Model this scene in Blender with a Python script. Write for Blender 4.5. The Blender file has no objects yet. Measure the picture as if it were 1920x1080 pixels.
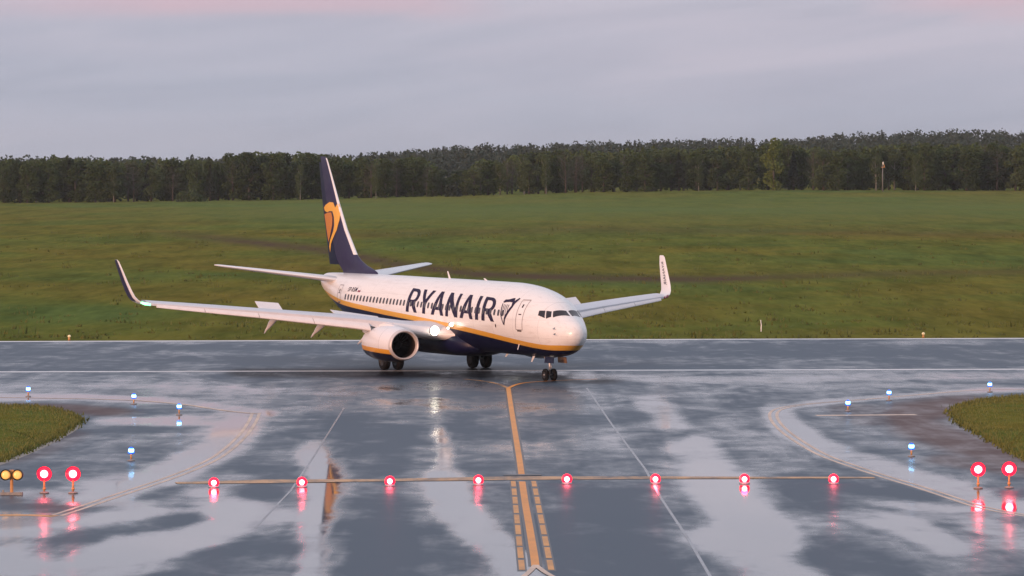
import bpy, bmesh, math, random
import numpy as np
from mathutils import Vector, Matrix
R = math.radians
random.seed(7); rng = np.random.default_rng(7)
sc = bpy.context.scene
C = sc.collection

# ------------------------------------------------------------------ camera
F, HR, CH = 7055.184, 358.425, 10.556      # focal length in photo pixels, horizon row, eye height in metres
cam = bpy.data.cameras.new('camera'); co = bpy.data.objects.new('camera', cam); C.objects.link(co)
cam.sensor_width = 36; cam.lens = 36*F/1920
cam.shift_y = -(540-HR)/1920
co.location = (0, 0, CH); co.rotation_euler = (R(90), 0, 0)
cam.clip_start = 0.5; cam.clip_end = 20000
sc.camera = co

# ------------------------------------------------------------------ sky and sun (late dusk, broken overcast)
SUN_EL, SUN_AZ = 7.0, 222.0                # azimuth clockwise from +Y
w = bpy.data.worlds.new('World'); sc.world = w; w.use_nodes = True
nt = w.node_tree; nt.nodes.clear()
def N(t, typ, **kw):
    n = t.nodes.new(typ)
    for k, v in kw.items():
        if k in ('inp',):
            for a, b in v.items(): n.inputs[a].default_value = b
        else: setattr(n, k, v)
    return n
def ramp(t, stops, interp='LINEAR'):
    r = t.nodes.new('ShaderNodeValToRGB'); r.color_ramp.interpolation = interp
    e = r.color_ramp.elements
    while len(e) < len(stops): e.new(.5)
    for k, (p, c) in enumerate(stops):
        e[k].position = p; e[k].color = (*c, 1) if len(c) == 3 else c
    return r
def math_(t, op, a, b=None, c=None, clamp=False):
    m = t.nodes.new('ShaderNodeMath'); m.operation = op; m.use_clamp = clamp
    for k, v in enumerate((a, b, c)):
        if v is None: continue
        if isinstance(v, (int, float)): m.inputs[k].default_value = v
        else: t.links.new(v, m.inputs[k])
    return m.outputs[0]
def mixc(t, fac, a, b, typ='MIX'):
    m = t.nodes.new('ShaderNodeMix'); m.data_type = 'RGBA'; m.blend_type = typ
    for s, v in ((m.inputs[0], fac), (m.inputs[6], a), (m.inputs[7], b)):
        if isinstance(v, (int, float)): s.default_value = v
        elif isinstance(v, tuple): s.default_value = (*v, 1)
        else: t.links.new(v, s)
    return m.outputs[2]
sky = N(nt, 'ShaderNodeTexSky', sky_type='NISHITA', sun_disc=False, sun_elevation=R(SUN_EL), sun_rotation=R(SUN_AZ))
tc = N(nt, 'ShaderNodeTexCoord'); sep = N(nt, 'ShaderNodeSeparateXYZ')
nt.links.new(tc.outputs['Generated'], sep.inputs[0])
el = sep.outputs[2]
# cloud layer: long soft streaks hugging the horizon
tilt = N(nt, 'ShaderNodeMapping'); tilt.inputs['Rotation'].default_value = (0, R(7), 0); nt.links.new(tc.outputs['Generated'], tilt.inputs[0])
mp = N(nt, 'ShaderNodeMapping'); mp.inputs['Scale'].default_value = (9, 9, 60)
nt.links.new(tilt.outputs[0], mp.inputs[0])
n1 = N(nt, 'ShaderNodeTexNoise', inp={'Scale': 1.0, 'Detail': 5, 'Roughness': .55, 'Distortion': .6}); nt.links.new(mp.outputs[0], n1.inputs[0])
mp2 = N(nt, 'ShaderNodeMapping'); mp2.inputs['Scale'].default_value = (5, 5, 46); mp2.inputs['Location'].default_value = (3.1, 0, 1.7); mp2.inputs['Rotation'].default_value = (0, R(-3), 0)
nt.links.new(tc.outputs['Generated'], mp2.inputs[0])
n2 = N(nt, 'ShaderNodeTexNoise', inp={'Scale': 1.0, 'Detail': 3, 'Roughness': .5}); nt.links.new(mp2.outputs[0], n2.inputs[0])
jit = math_(nt, 'MULTIPLY', math_(nt, 'SUBTRACT', n2.outputs[0], .5), .04)
ele = math_(nt, 'ADD', el, jit)
base = ramp(nt, [(0.0, (.46, .505, .615)), (.02, (.455, .495, .605)), (.036, (.495, .505, .61)), (.047, (.53, .52, .62)), (.060, (.63, .61, .70)), (.080, (.68, .66, .75)), (.13, (.66, .66, .76))])
nt.links.new(ele, base.inputs[0])
stre = ramp(nt, [(.30, (.84, .87, .90)), (.5, (.99, .99, 1.0)), (.70, (1.12, 1.08, 1.07))]); nt.links.new(n1.outputs[0], stre.inputs[0])
cl = mixc(nt, 1.0, base.outputs[0], stre.outputs[0], 'MULTIPLY')
# a pink-lit cloud bank up and to the left, a smaller one up and to the right
bank = math_(nt, 'ADD', el, math_(nt, 'MULTIPLY', math_(nt, 'SUBTRACT', n1.outputs[0], .5), .012))
lo = N(nt, 'ShaderNodeMapRange', interpolation_type='SMOOTHSTEP'); nt.links.new(bank, lo.inputs[0]); lo.inputs[1].default_value = .0445; lo.inputs[2].default_value = .0495
hi = N(nt, 'ShaderNodeMapRange', interpolation_type='SMOOTHSTEP'); nt.links.new(bank, hi.inputs[0]); hi.inputs[1].default_value = .058; hi.inputs[2].default_value = .072; hi.inputs[3].default_value = 1; hi.inputs[4].default_value = 0
ax = ramp(nt, [(.0, (0, 0, 0)), (.06, (.4,)*3), (.20, (1,)*3), (.42, (.8,)*3), (.50, (0,)*3), (.80, (0,)*3), (.90, (.9,)*3), (1., (.9,)*3)])
axm = N(nt, 'ShaderNodeMapRange'); nt.links.new(sep.outputs[0], axm.inputs[0]); axm.inputs[1].default_value = -.15; axm.inputs[2].default_value = .15; nt.links.new(axm.outputs[0], ax.inputs[0])
pk = math_(nt, 'MULTIPLY', math_(nt, 'MULTIPLY', lo.outputs[0], hi.outputs[0]), ax.outputs[0])
cl = mixc(nt, math_(nt, 'MULTIPLY', pk, .85), cl, (.68, .50, .58))
# an overcast sky is brighter overhead than at the horizon
up = ramp(nt, [(.0, (1, 1, 1)), (.10, (1, 1, 1)), (.4, (1.06, 1.08, 1.08)), (1., (1.18, 1.20, 1.20))]); nt.links.new(el, up.inputs[0])
cl = mixc(nt, 1.0, cl, up.outputs[0], 'MULTIPLY')
b1 = N(nt, 'ShaderNodeBackground'); b1.inputs[1].default_value = .06; nt.links.new(sky.outputs[0], b1.inputs[0])
b2 = N(nt, 'ShaderNodeBackground'); b2.inputs[1].default_value = 1.0; nt.links.new(cl, b2.inputs[0])
ms = N(nt, 'ShaderNodeMixShader'); ms.inputs[0].default_value = .96
nt.links.new(b1.outputs[0], ms.inputs[1]); nt.links.new(b2.outputs[0], ms.inputs[2])
wo = N(nt, 'ShaderNodeOutputWorld'); nt.links.new(ms.outputs[0], wo.inputs[0])
sun = bpy.data.lights.new('sun', 'SUN'); so = bpy.data.objects.new('sun', sun); C.objects.link(so)
sun.energy = 3.0; sun.angle = R(14); sun.color = (1.0, .52, .33)
d = Vector((math.sin(R(SUN_AZ))*math.cos(R(SUN_EL)), math.cos(R(SUN_AZ))*math.cos(R(SUN_EL)), math.sin(R(SUN_EL))))
so.rotation_euler = d.to_track_quat('Z', 'Y').to_euler()
vs = sc.view_settings; vs.view_transform = 'Standard'; vs.look = 'None'; vs.exposure = 0.0; vs.gamma = 1
sc.render.engine = 'CYCLES'

# ------------------------------------------------------------------ helpers
def tag(o, label=None, cat=None, group=None, kind=None):
    if label: o['label'] = label
    if cat: o['category'] = cat
    if group: o['group'] = group
    if kind: o['kind'] = kind
    return o
def mesh(name, vs_, fs, mat=None, parent=None, smooth=False, mats=None, midx=None):
    me = bpy.data.meshes.new(name); me.from_pydata([tuple(v) for v in vs_], [], fs); me.update()
    o = bpy.data.objects.new(name, me); C.objects.link(o)
    if mats:
        for m in mats: me.materials.append(m)
        if midx is not None: me.polygons.foreach_set('material_index', midx)
    elif mat: me.materials.append(mat)
    if smooth: me.polygons.foreach_set('use_smooth', [True]*len(me.polygons))
    if parent: o.parent = parent
    return o
class MB:
    def __init__(s): s.v = []; s.f = []; s.m = []
    def add(s, v, f, m=0):
        o = len(s.v); s.v += [tuple(a) for a in v]; s.f += [tuple(o+i for i in q) for q in f]; s.m += [m]*len(f)
    def box(s, c, d, rot=None, m=0):
        v = [Vector((x*d[0]/2, y*d[1]/2, z*d[2]/2)) for x in (-1, 1) for y in (-1, 1) for z in (-1, 1)]
        if rot is not None: v = [rot @ a for a in v]
        v = [a+Vector(c) for a in v]
        s.add(v, [(0, 1, 3, 2), (4, 6, 7, 5), (0, 4, 5, 1), (2, 3, 7, 6), (0, 2, 6, 4), (1, 5, 7, 3)], m)
    def tube(s, p, r, n=12, cap=True, m=0):
        # p: points, r: radii
        if not isinstance(r, (list, tuple)): r = [r]*len(p)
        p = [Vector(a) for a in p]; rings = []
        for i, a in enumerate(p):
            t = (p[min(i+1, len(p)-1)]-p[max(i-1, 0)]).normalized()
            u = t.orthogonal().normalized() if i == 0 else (u-t*u.dot(t)).normalized()
            v = t.cross(u)
            rings.append([a+(u*math.cos(2*math.pi*k/n)+v*math.sin(2*math.pi*k/n))*r[i] for k in range(n)])
        vv = [q for g in rings for q in g]; ff = []
        for i in range(len(p)-1):
            for k in range(n): ff.append((i*n+k, i*n+(k+1) % n, (i+1)*n+(k+1) % n, (i+1)*n+k))
        if cap: ff.append(tuple(range(n-1, -1, -1))); ff.append(tuple((len(p)-1)*n+k for k in range(n)))
        s.add(vv, ff, m)
    def loft(s, rings, cap=True, m=0, closed=True):
        n = len(rings[0]); vv = [q for g in rings for q in g]; ff = []
        for i in range(len(rings)-1):
            for k in range(n if closed else n-1): ff.append((i*n+k, i*n+(k+1) % n, (i+1)*n+(k+1) % n, (i+1)*n+k))
        if cap: ff.append(tuple(range(n-1, -1, -1))); ff.append(tuple((len(rings)-1)*n+k for k in range(n)))
        s.add(vv, ff, m)
    def build(s, name, mat, parent=None, smooth=False, sharp=None):
        ml = mat if isinstance(mat, list) else [mat]
        o = mesh(name, s.v, s.f, None, parent, smooth, ml, s.m)
        bm = bmesh.new(); bm.from_mesh(o.data); bmesh.ops.recalc_face_normals(bm, faces=bm.faces)
        if sharp:
            for e in bm.edges:
                if len(e.link_faces) == 2 and e.calc_face_angle(0) > sharp: e.smooth = False
        bm.to_mesh(o.data); bm.free()
        return o
def empty(name, loc, rz=0):
    o = bpy.data.objects.new(name, None); C.objects.link(o); o.location = loc; o.rotation_euler = (0, 0, rz); o.empty_display_size = .3
    return o
def dup(root, loc, rz=0, label=None, scale=None):
    r = root.copy(); C.objects.link(r); r.location = loc; r.rotation_euler = (0, 0, rz)
    if scale: r.scale = scale
    if label: r['label'] = label
    for ch in list(root.children):
        c = ch.copy(); C.objects.link(c); c.parent = r
        for g in list(ch.children):
            k = g.copy(); C.objects.link(k); k.parent = c
    return r
def g2(px, row):                            # a spot on the pavement seen in the photograph, in metres
    Y = F*CH/(row-HR); return ((px-960)/F*Y, Y)
def to_px(X, Y, Z=0.0): return 960+F*X/Y, HR+F*(CH-Z)/Y

# ------------------------------------------------------------------ materials
def mat(name, col, rough=.5, metal=0, spec=.5, noise=0, nscale=3, bump=0, bscale=30, coat=0):
    m = bpy.data.materials.new(name); m.use_nodes = True; t = m.node_tree; b = t.nodes['Principled BSDF']
    b.inputs['Base Color'].default_value = (*col, 1); b.inputs['Roughness'].default_value = rough; b.inputs['Metallic'].default_value = metal
    b.inputs['Specular IOR Level'].default_value = spec; b.inputs['Coat Weight'].default_value = coat; b.inputs['Coat Roughness'].default_value = .12
    tcn = t.nodes.new('ShaderNodeTexCoord')
    if noise:
        n = N(t, 'ShaderNodeTexNoise', inp={'Scale': nscale, 'Detail': 6, 'Roughness': .6}); t.links.new(tcn.outputs['Object'], n.inputs[0])
        r = ramp(t, [(.3, tuple(c*(1-noise) for c in col)), (.7, tuple(min(1, c*(1+noise)) for c in col))]); t.links.new(n.outputs[0], r.inputs[0])
        t.links.new(r.outputs[0], b.inputs['Base Color'])
        rr = ramp(t, [(.3, (rough*.8,)*3), (.7, (min(1, rough*1.25),)*3)]); t.links.new(n.outputs[0], rr.inputs[0]); t.links.new(rr.outputs[0], b.inputs['Roughness'])
    if bump:
        n = N(t, 'ShaderNodeTexNoise', inp={'Scale': bscale, 'Detail': 4}); t.links.new(tcn.outputs['Object'], n.inputs[0])
        bp = N(t, 'ShaderNodeBump', inp={'Strength': bump, 'Distance': .02}); t.links.new(n.outputs[0], bp.inputs['Height']); t.links.new(bp.outputs[0], b.inputs['Normal'])
    return m
def emit(name, col, s):
    m = bpy.data.materials.new(name); m.use_nodes = True; b = m.node_tree.nodes['Principled BSDF']
    b.inputs['Base Color'].default_value = (*[min(1, c) for c in col], 1); b.inputs['Roughness'].default_value = .3
    b.inputs['Emission Color'].default_value = (*col, 1); b.inputs['Emission Strength'].default_value = s
    return m
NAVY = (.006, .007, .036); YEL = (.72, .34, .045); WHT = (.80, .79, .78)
M = {}
M['white'] = mat('white_paint', WHT, .32, noise=.03, nscale=.8, coat=.3)
M['wing'] = mat('wing_grey_paint', (.62, .63, .66), .38, noise=.05, nscale=1.2)
M['wing_light'] = mat('slat_light_paint', (.78, .74, .72), .35, noise=.04, nscale=2)
M['navy'] = mat('navy_paint', NAVY, .38, spec=.25, noise=.15, nscale=1)
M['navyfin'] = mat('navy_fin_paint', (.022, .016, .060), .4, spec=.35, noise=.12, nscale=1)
M['yellow'] = mat('yellow_paint', (.80, .42, .05), .35)
M['orange'] = mat('orange_paint', (.55, .20, .03), .35)
M['lip'] = mat('bare_metal_lip', (.66, .60, .57), .42, metal=.3, noise=.06, nscale=4)
M['duct'] = mat('inlet_duct', (.035, .022, .017), .6, spec=.2)
M['fan'] = mat('fan_titanium', (.012, .010, .010), .5, metal=.3)
M['metal'] = mat('gear_metal', (.42, .42, .43), .35, metal=.5, noise=.15, nscale=8)
M['tyre'] = mat('tyre_rubber', (.006, .006, .007), .8, spec=.2, bump=.3, bscale=40)
M['rim'] = mat('wheel_rim', (.022, .022, .024), .6, metal=.0)
M['glass'] = mat('cockpit_glass', (.018, .012, .014), .08)
M['pane'] = mat('cabin_window', (.04, .022, .022), .15)
M['line'] = mat('panel_line', (.30, .26, .26), .5)
M['brown'] = mat('gear_door_inner', (.20, .12, .07), .5)
M['black'] = mat('black_plastic', (.012, .012, .014), .45)
M['post'] = mat('lamp_yellow_paint', (.62, .30, .10), .45, noise=.15, nscale=20)
M['concrete'] = mat('lamp_base_concrete', (.30, .27, .24), .6, noise=.2, nscale=12)
M['redcore'] = emit('red_lamp_core', (1, .40, .46), 6.0); M['redring'] = emit('red_lamp_lens', (1, .015, .055), 1.35)
M['bluecore'] = emit('blue_lamp_core', (.30, .72, 1.0), 5.0); M['bluering'] = emit('blue_lamp_glass', (.01, .10, .75), 1.3)
M['amber'] = emit('amber_lamp_lens', (1.0, .50, .14), .75)
M['landing'] = emit('landing_lamp', (1.0, .95, .82), 6.0); M['landing_small'] = emit('turnoff_lamp', (1.0, .97, .90), 1.6)
M['decal'] = mat('navy_decal', (.020, .014, .045), .6, spec=.15); M['green'] = emit('green_lamp', (.25, 1.0, .45), 3.0)
M['taxi'] = emit('taxi_lamp', (1.0, .85, .75), .9); M['warm'] = emit('warm_lamp', (1.0, .80, .45), .12); M['mastgrey'] = mat('weathered_mast', (.16, .16, .15), .7); M['pale'] = mat('pale_lamp_glass', (.75, .70, .60), .4)
M['red'] = mat('red_paint', (.25, .02, .05), .4)

def foliage(name, a, b, dark=.6):
    m = bpy.data.materials.new(name); m.use_nodes = True; t = m.node_tree; p = t.nodes['Principled BSDF']
    p.inputs['Roughness'].default_value = .7; p.inputs['Specular IOR Level'].default_value = .15
    oi = t.nodes.new('ShaderNodeObjectInfo'); geo = t.nodes.new('ShaderNodeNewGeometry'); tc_ = t.nodes.new('ShaderNodeTexCoord')
    n = N(t, 'ShaderNodeTexNoise', inp={'Scale': .55, 'Detail': 3}); t.links.new(tc_.outputs['Object'], n.inputs[0])
    f = math_(t, 'ADD', math_(t, 'MULTIPLY', oi.outputs['Random'], .85), math_(t, 'MULTIPLY', n.outputs[0], .6))
    f = math_(t, 'ADD', f, math_(t, 'MULTIPLY', geo.outputs['Random Per Island'], .25), None, True)
    c = mixc(t, math_(t, 'SUBTRACT', f, .32, None, True), a, b)
    t.links.new(c, p.inputs['Base Color'])
    return m
M['leaf'] = foliage('leaf_green', (.020, .036, .012), (.068, .100, .028))
M['leafpale'] = foliage('leaf_pale', (.040, .062, .022), (.074, .102, .036))
M['leafbright'] = foliage('leaf_bright', (.075, .105, .022), (.120, .155, .036))
M['spruce'] = foliage('spruce_needles', (.016, .027, .016), (.034, .047, .026))
M['twigs'] = foliage('bare_twigs', (.044, .046, .032), (.074, .076, .052))
M['bark'] = mat('dark_bark', (.07, .06, .05), .8, noise=.3, nscale=3)
M['birchbark'] = mat('birch_bark', (.20, .195, .17), .7, noise=.3, nscale=3)
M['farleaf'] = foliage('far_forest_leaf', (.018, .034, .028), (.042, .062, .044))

# wet pavement
def pavement_mat():
    m = bpy.data.materials.new('wet_asphalt'); m.use_nodes = True; t = m.node_tree; b = t.nodes['Principled BSDF']
    tcn = t.nodes.new('ShaderNodeTexCoord')
    def noise(scale, sx, sy, det=4, dist=0, rough=.55):
        mpn = t.nodes.new('ShaderNodeMapping'); mpn.inputs['Scale'].default_value = (sx, sy, 1); t.links.new(tcn.outputs['Object'], mpn.inputs[0])
        n = N(t, 'ShaderNodeTexNoise', inp={'Scale': scale, 'Detail': det, 'Distortion': dist, 'Roughness': rough}); t.links.new(mpn.outputs[0], n.inputs[0]); return n.outputs[0]
    at = t.nodes.new('ShaderNodeAttribute'); at.attribute_name = 'wet'
    ab = t.nodes.new('ShaderNodeAttribute'); ab.attribute_name = 'shoulder'
    ar = t.nodes.new('ShaderNodeAttribute'); ar.attribute_name = 'belly_shade'
    nL = noise(1, .55, .008, 4, .1, .6); nA = noise(1, .24, .10, 6, .8, .6); nB = noise(1, .06, .05, 5, .4); nC = noise(1, .9, .45, 5, .3, .6); nF = noise(18, 1, 1, 4)
    s = math_(t, 'ADD', at.outputs['Fac'], math_(t, 'MULTIPLY', math_(t, 'SUBTRACT', nA, .5), 1.45))
    s = math_(t, 'ADD', s, math_(t, 'MULTIPLY', math_(t, 'SUBTRACT', nB, .5), .9))
    s = math_(t, 'ADD', s, math_(t, 'MULTIPLY', math_(t, 'SUBTRACT', nC, .5), .75))
    s = math_(t, 'ADD', s, math_(t, 'MULTIPLY', math_(t, 'SUBTRACT', nL, .5), .55))
    mr = t.nodes.new('ShaderNodeMapRange'); mr.interpolation_type = 'SMOOTHSTEP'; t.links.new(s, mr.inputs[0])
    mr.inputs[1].default_value = -.08; mr.inputs[2].default_value = 1.00
    wet = mr.outputs[0]
    rr = ramp(t, [(0, (.46,)*3), (.25, (.33,)*3), (.5, (.22,)*3), (.75, (.12,)*3), (1, (.04,)*3)]); t.links.new(wet, rr.inputs[0])
    dry = mixc(t, nB, (.030, .062, .098), (.050, .078, .112))
    dry = mixc(t, math_(t, 'MULTIPLY', nF, .5), dry, (.070, .088, .102))
    wetc = mixc(t, nA, (.030, .048, .058), (.045, .064, .074))
    base = mixc(t, wet, dry, wetc)
    base = mixc(t, ab.outputs['Fac'], base, (.140, .100, .094))
    rough = math_(t, 'ADD', rr.outputs[0], math_(t, 'MULTIPLY', ab.outputs['Fac'], .25), None, True)
    nr = noise(1, 5, 1.0, 4)
    shade_f = math_(t, 'MULTIPLY', ar.outputs['Fac'], math_(t, 'ADD', .45, math_(t, 'MULTIPLY', nr, .9)), None, True)
    base = mixc(t, shade_f, base, (.012, .009, .009))  # shade beneath the airliner, darkened straight into the base colour
    t.links.new(base, b.inputs['Base Color']); t.links.new(rough, b.inputs['Roughness'])
    sp = ramp(t, [(0, (.10,)*3), (.3, (.22,)*3), (.6, (.50,)*3), (1, (.80,)*3)]); t.links.new(wet, sp.inputs[0])
    spm = math_(t, 'MULTIPLY', sp.outputs[0], math_(t, 'SUBTRACT', 1.0, math_(t, 'MULTIPLY', math_(t, 'ADD', ab.outputs['Fac'], shade_f, None, True), .75)))
    t.links.new(spm, b.inputs['Specular IOR Level'])
    bp = N(t, 'ShaderNodeBump', inp={'Distance': .012}); t.links.new(nF, bp.inputs['Height'])
    t.links.new(math_(t, 'MULTIPLY', math_(t, 'SUBTRACT', 1.0, wet), .35), bp.inputs['Strength'])
    t.links.new(bp.outputs[0], b.inputs['Normal'])
    return m
M['pave'] = pavement_mat()
def paint_mat(name, col, wear=.5, rough=.3):
    m = bpy.data.materials.new(name); m.use_nodes = True; t = m.node_tree; b = t.nodes['Principled BSDF']
    tcn = t.nodes.new('ShaderNodeTexCoord')
    mpn = t.nodes.new('ShaderNodeMapping'); mpn.inputs['Scale'].default_value = (1.2, .45, 1); t.links.new(tcn.outputs['Object'], mpn.inputs[0])
    n = N(t, 'ShaderNodeTexNoise', inp={'Scale': 1.0, 'Detail': 6, 'Roughness': .65}); t.links.new(mpn.outputs[0], n.inputs[0])
    r = ramp(t, [(.32, (wear,)*3), (.6, (0, 0, 0))]); t.links.new(n.outputs[0], r.inputs[0])
    c = mixc(t, r.outputs[0], col, (.06, .06, .065)); t.links.new(c, b.inputs['Base Color'])
    b.inputs['Roughness'].default_value = rough; b.inputs['Specular IOR Level'].default_value = .3
    return m
M['pyel'] = paint_mat('yellow_marking', (.82, .32, .055), .22, .5)
M['pyeld'] = paint_mat('yellow_dash_marking', (.74, .34, .09), .4, .5)
M['pfade'] = paint_mat('faded_yellow_marking', (.62, .33, .13), .9, .45)
M['pcream'] = paint_mat('cream_marking', (.72, .51, .36), .45, .4)
M['pblack'] = paint_mat('black_marking', (.012, .012, .014), .2, .35)
M['pwhite'] = paint_mat('white_marking', (.80, .78, .76), .2, .45)
M['seam'] = paint_mat('joint_sealant', (.17, .20, .22), 1.0, .2)

def grass_mat(name, field=True):
    m = bpy.data.materials.new(name); m.use_nodes = True; t = m.node_tree; b = t.nodes['Principled BSDF']
    b.inputs['Roughness'].default_value = .95; b.inputs['Specular IOR Level'].default_value = .0
    tcn = t.nodes.new('ShaderNodeTexCoord')
    def noise(sx, sy, det=5, dist=.3, rough=.6):
        mpn = t.nodes.new('ShaderNodeMapping'); mpn.inputs['Scale'].default_value = (sx, sy, 1); t.links.new(tcn.outputs['Object'], mpn.inputs[0])
        n = N(t, 'ShaderNodeTexNoise', inp={'Scale': 1, 'Detail': det, 'Distortion': dist, 'Roughness': rough}); t.links.new(mpn.outputs[0], n.inputs[0]); return n.outputs[0]
    if field: a = noise(.022, .009); c = noise(.22, .035, 6); e = noise(1.1, .16, 5); sh = noise(.011, .0045, 3)
    else: a = noise(.12, .10); c = noise(.9, .5, 6); e = noise(4, 3, 5); sh = a
    col = ramp(t, [(.30, (.162, .128, .029)), (.44, (.146, .135, .030)), (.55, (.120, .136, .031)), (.68, (.095, .134, .037))]); t.links.new(a, col.inputs[0])
    v = ramp(t, [(.28, (.62, .64, .62)), (.5, (1., 1., 1.)), (.72, (1.30, 1.24, 1.18))]); t.links.new(c, v.inputs[0])
    k = mixc(t, 1., col.outputs[0], v.outputs[0], 'MULTIPLY')
    v2 = ramp(t, [(.3, (.76, .78, .76)), (.7, (1.24, 1.2, 1.2))]); t.links.new(e, v2.inputs[0])
    k = mixc(t, .8, k, v2.outputs[0], 'MULTIPLY')
    if field:
        at = t.nodes.new('ShaderNodeAttribute'); at.attribute_name = 'bare'
        al = t.nodes.new('ShaderNodeAttribute'); al.attribute_name = 'lush'
        k = mixc(t, math_(t, 'MULTIPLY', al.outputs['Fac'], math_(t, 'ADD', .35, sh), None, True), k, (.128, .168, .056))
        br = math_(t, 'MULTIPLY', at.outputs['Fac'], math_(t, 'ADD', .1, math_(t, 'MULTIPLY', c, 1.5)), None, True)
        k = mixc(t, br, k, (.100, .070, .045))
    t.links.new(k, b.inputs['Base Color'])
    bp = N(t, 'ShaderNodeBump', inp={'Strength': .6, 'Distance': .15 if field else .05}); t.links.new(e, bp.inputs['Height']); t.links.new(bp.outputs[0], b.inputs['Normal'])
    return m
M['field'] = grass_mat('field_grass', True); M['island'] = grass_mat('island_grass', False)
M['dirt'] = mat('gravel_edge', (.30, .26, .22), .8, noise=.4, nscale=3)

# ------------------------------------------------------------------ terrain
def lerp_tab(x, xs, ys): return np.interp(x, xs, ys)
PXS = np.array([-4000, 0, 300, 600, 900, 1100, 1400, 1920, 6000]); ROWS = np.array([384, 380, 377, 373, 365.5, 360, 355.5, 357, 352])
YT = 900.0
XT = (PXS-960)/F*YT; ET = CH-(ROWS-HR)*YT/F
YR = 1900.0
PXR = np.array([-4000, 0, 640, 800, 850, 960, 1150, 1350, 1500, 1600, 1700, 1850, 1920, 2600, 6000]); RR = np.array([303, 302, 296, 282, 276, 274, 268, 262, 262, 253, 248, 245, 252, 250, 265])
XR = (PXR-960)/F*YR; ER = CH+(HR-RR)*YR/F-13.0
def terrain(X, Y):
    X = np.asarray(X, float); Y = np.asarray(Y, float)
    y0 = 275+.075*X
    s = np.clip((Y-y0)/(YT-y0), 0, 1)
    e1 = np.interp(X/np.maximum(Y, 300)*YT, XT, ET)
    z = e1*(s**1.08)
    u = np.clip((Y-YT-60)/(YR-YT-60), 0, 1); u = u*u*(3-2*u)
    e2 = np.interp(X/np.maximum(Y, 900)*YR, XR, ER)
    z = np.where(Y > YT, e1+(e2-e1)*u, z)
    return z
xs = np.concatenate([np.linspace(-6000, -420, 20), np.linspace(-400, -130, 28), np.arange(-126, 127, 2.5), np.linspace(130, 400, 28), np.linspace(420, 6000, 20)])
ys = np.concatenate([np.array([-600, -100, 60, 150, 220, 255]), np.arange(262, 460, 3.0), np.arange(460, 960, 8.0), np.linspace(965, 2200, 40), np.array([2500, 3200, 5000, 9000])])
XX, YY = np.meshgrid(xs, ys); ZZ = terrain(XX, YY)-.03
vv = np.stack([XX.ravel(), YY.ravel(), ZZ.ravel()], 1); nx = len(xs)
ff = [(j*nx+i, j*nx+i+1, (j+1)*nx+i+1, (j+1)*nx+i) for j in range(len(ys)-1) for i in range(nx-1)]
ground = mesh('ground', vv, ff, M['field'], smooth=True); tag(ground, kind='structure')
def seg_dist(px, row, pts, sx=1, sy=1):
    best = np.full(px.shape, 1e9)
    for (a, b) in zip(pts[:-1], pts[1:]):
        ax, ay = a[0]/sx, a[1]/sy; bx, by = b[0]/sx, b[1]/sy; x = px/sx; y = row/sy
        dx, dy = bx-ax, by-ay; L = dx*dx+dy*dy+1e-9
        t = np.clip(((x-ax)*dx+(y-ay)*dy)/L, 0, 1)
        best = np.minimum(best, np.hypot(x-ax-t*dx, y-ay-t*dy)*1.0)
    return best
def attr(o, name, val):
    a = o.data.attributes.new(name, 'FLOAT', 'POINT'); a.data.foreach_set('value', np.asarray(val, np.float32).ravel())
X_, Y_, Z_ = vv[:, 0], np.maximum(vv[:, 1], 30), vv[:, 2]
gp, gr = to_px(X_, Y_, Z_)
bare = np.exp(-(seg_dist(gp, gr, [(290, 434), (450, 452), (600, 468), (760, 498), (900, 515), (1100, 521), (1320, 524), (1700, 512), (2100, 508)], 14, 6.5))**2)
bare = 1.25*bare*np.interp(gp, [250, 450, 800, 1300, 1500, 2100], [0, .85, 1, 1, .5, .3])
bare = np.maximum(bare, .35*np.exp(-(seg_dist(gp, gr, [(700, 440), (1100, 430), (1900, 440)], 60, 7))**2))
attr(ground, 'bare', bare)
lush = np.clip(1-np.abs(gr-392)/45, 0, 1)*np.interp(gp, [0, 300, 600, 1920], [.15, .45, .85, .9])
attr(ground, 'lush', lush)

# ------------------------------------------------------------------ pavement
def pave_sheet(name, xs, ys, zt, edge=None):
    XX, YY = np.meshgrid(xs, ys)
    if edge is not None: YY = edge(XX, YY)
    v = np.stack([XX.ravel(), YY.ravel(), np.full(XX.size, zt)], 1); n = len(xs)
    f = [(j*n+i, j*n+i+1, (j+1)*n+i+1, (j+1)*n+i) for j in range(len(ys)-1) for i in range(n-1)]
    o = mesh(name, v, f, M['pave']); tag(o, kind='structure')
    return o, v
near = lambda X: 221.4+.0548*X      # near runway edge line
far = lambda X: 266.9+.079*X        # far runway edge line
xs = np.concatenate([np.linspace(-420, -50, 60), np.arange(-46, 46.1, .3), np.linspace(50, 420, 60)])
ysn = np.concatenate([np.linspace(20, 84, 20), np.arange(86, 222, .75)]); ysn = np.append(ysn, 222.0)
taxi, tv = pave_sheet('taxiway', xs, ysn, 0.0, lambda X, Y: Y*(near(X)-.5)/222.0)
runway, rv = pave_sheet('runway', xs, np.linspace(0, 1, 50), 0.0, lambda X, Y: near(X)-.5+Y*(far(X)+.9-near(X)+.5))
S = []   # wet strokes: pts, half width x, half width y, strength
def stroke(pts, wx, wy, s): S.append((pts, wx, wy, s))
stroke([(-200, 745), (150, 745), (330, 752), (430, 766), (500, 775)], 26, 7, .75)
stroke([(200, 787), (330, 790), (430, 790)], 30, 10, .8)
stroke([(450, 790), (430, 825), (380, 858), (310, 888), (230, 920), (170, 945)], 48, 20, .95)
stroke([(330, 820), (400, 812)], 40, 18, .6)
stroke([(0, 925), (120, 925), (240, 900)], 60, 12, .6)
stroke([(-60, 995), (100, 985), (250, 960), (380, 935), (440, 950)], 70, 20, .9)
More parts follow.
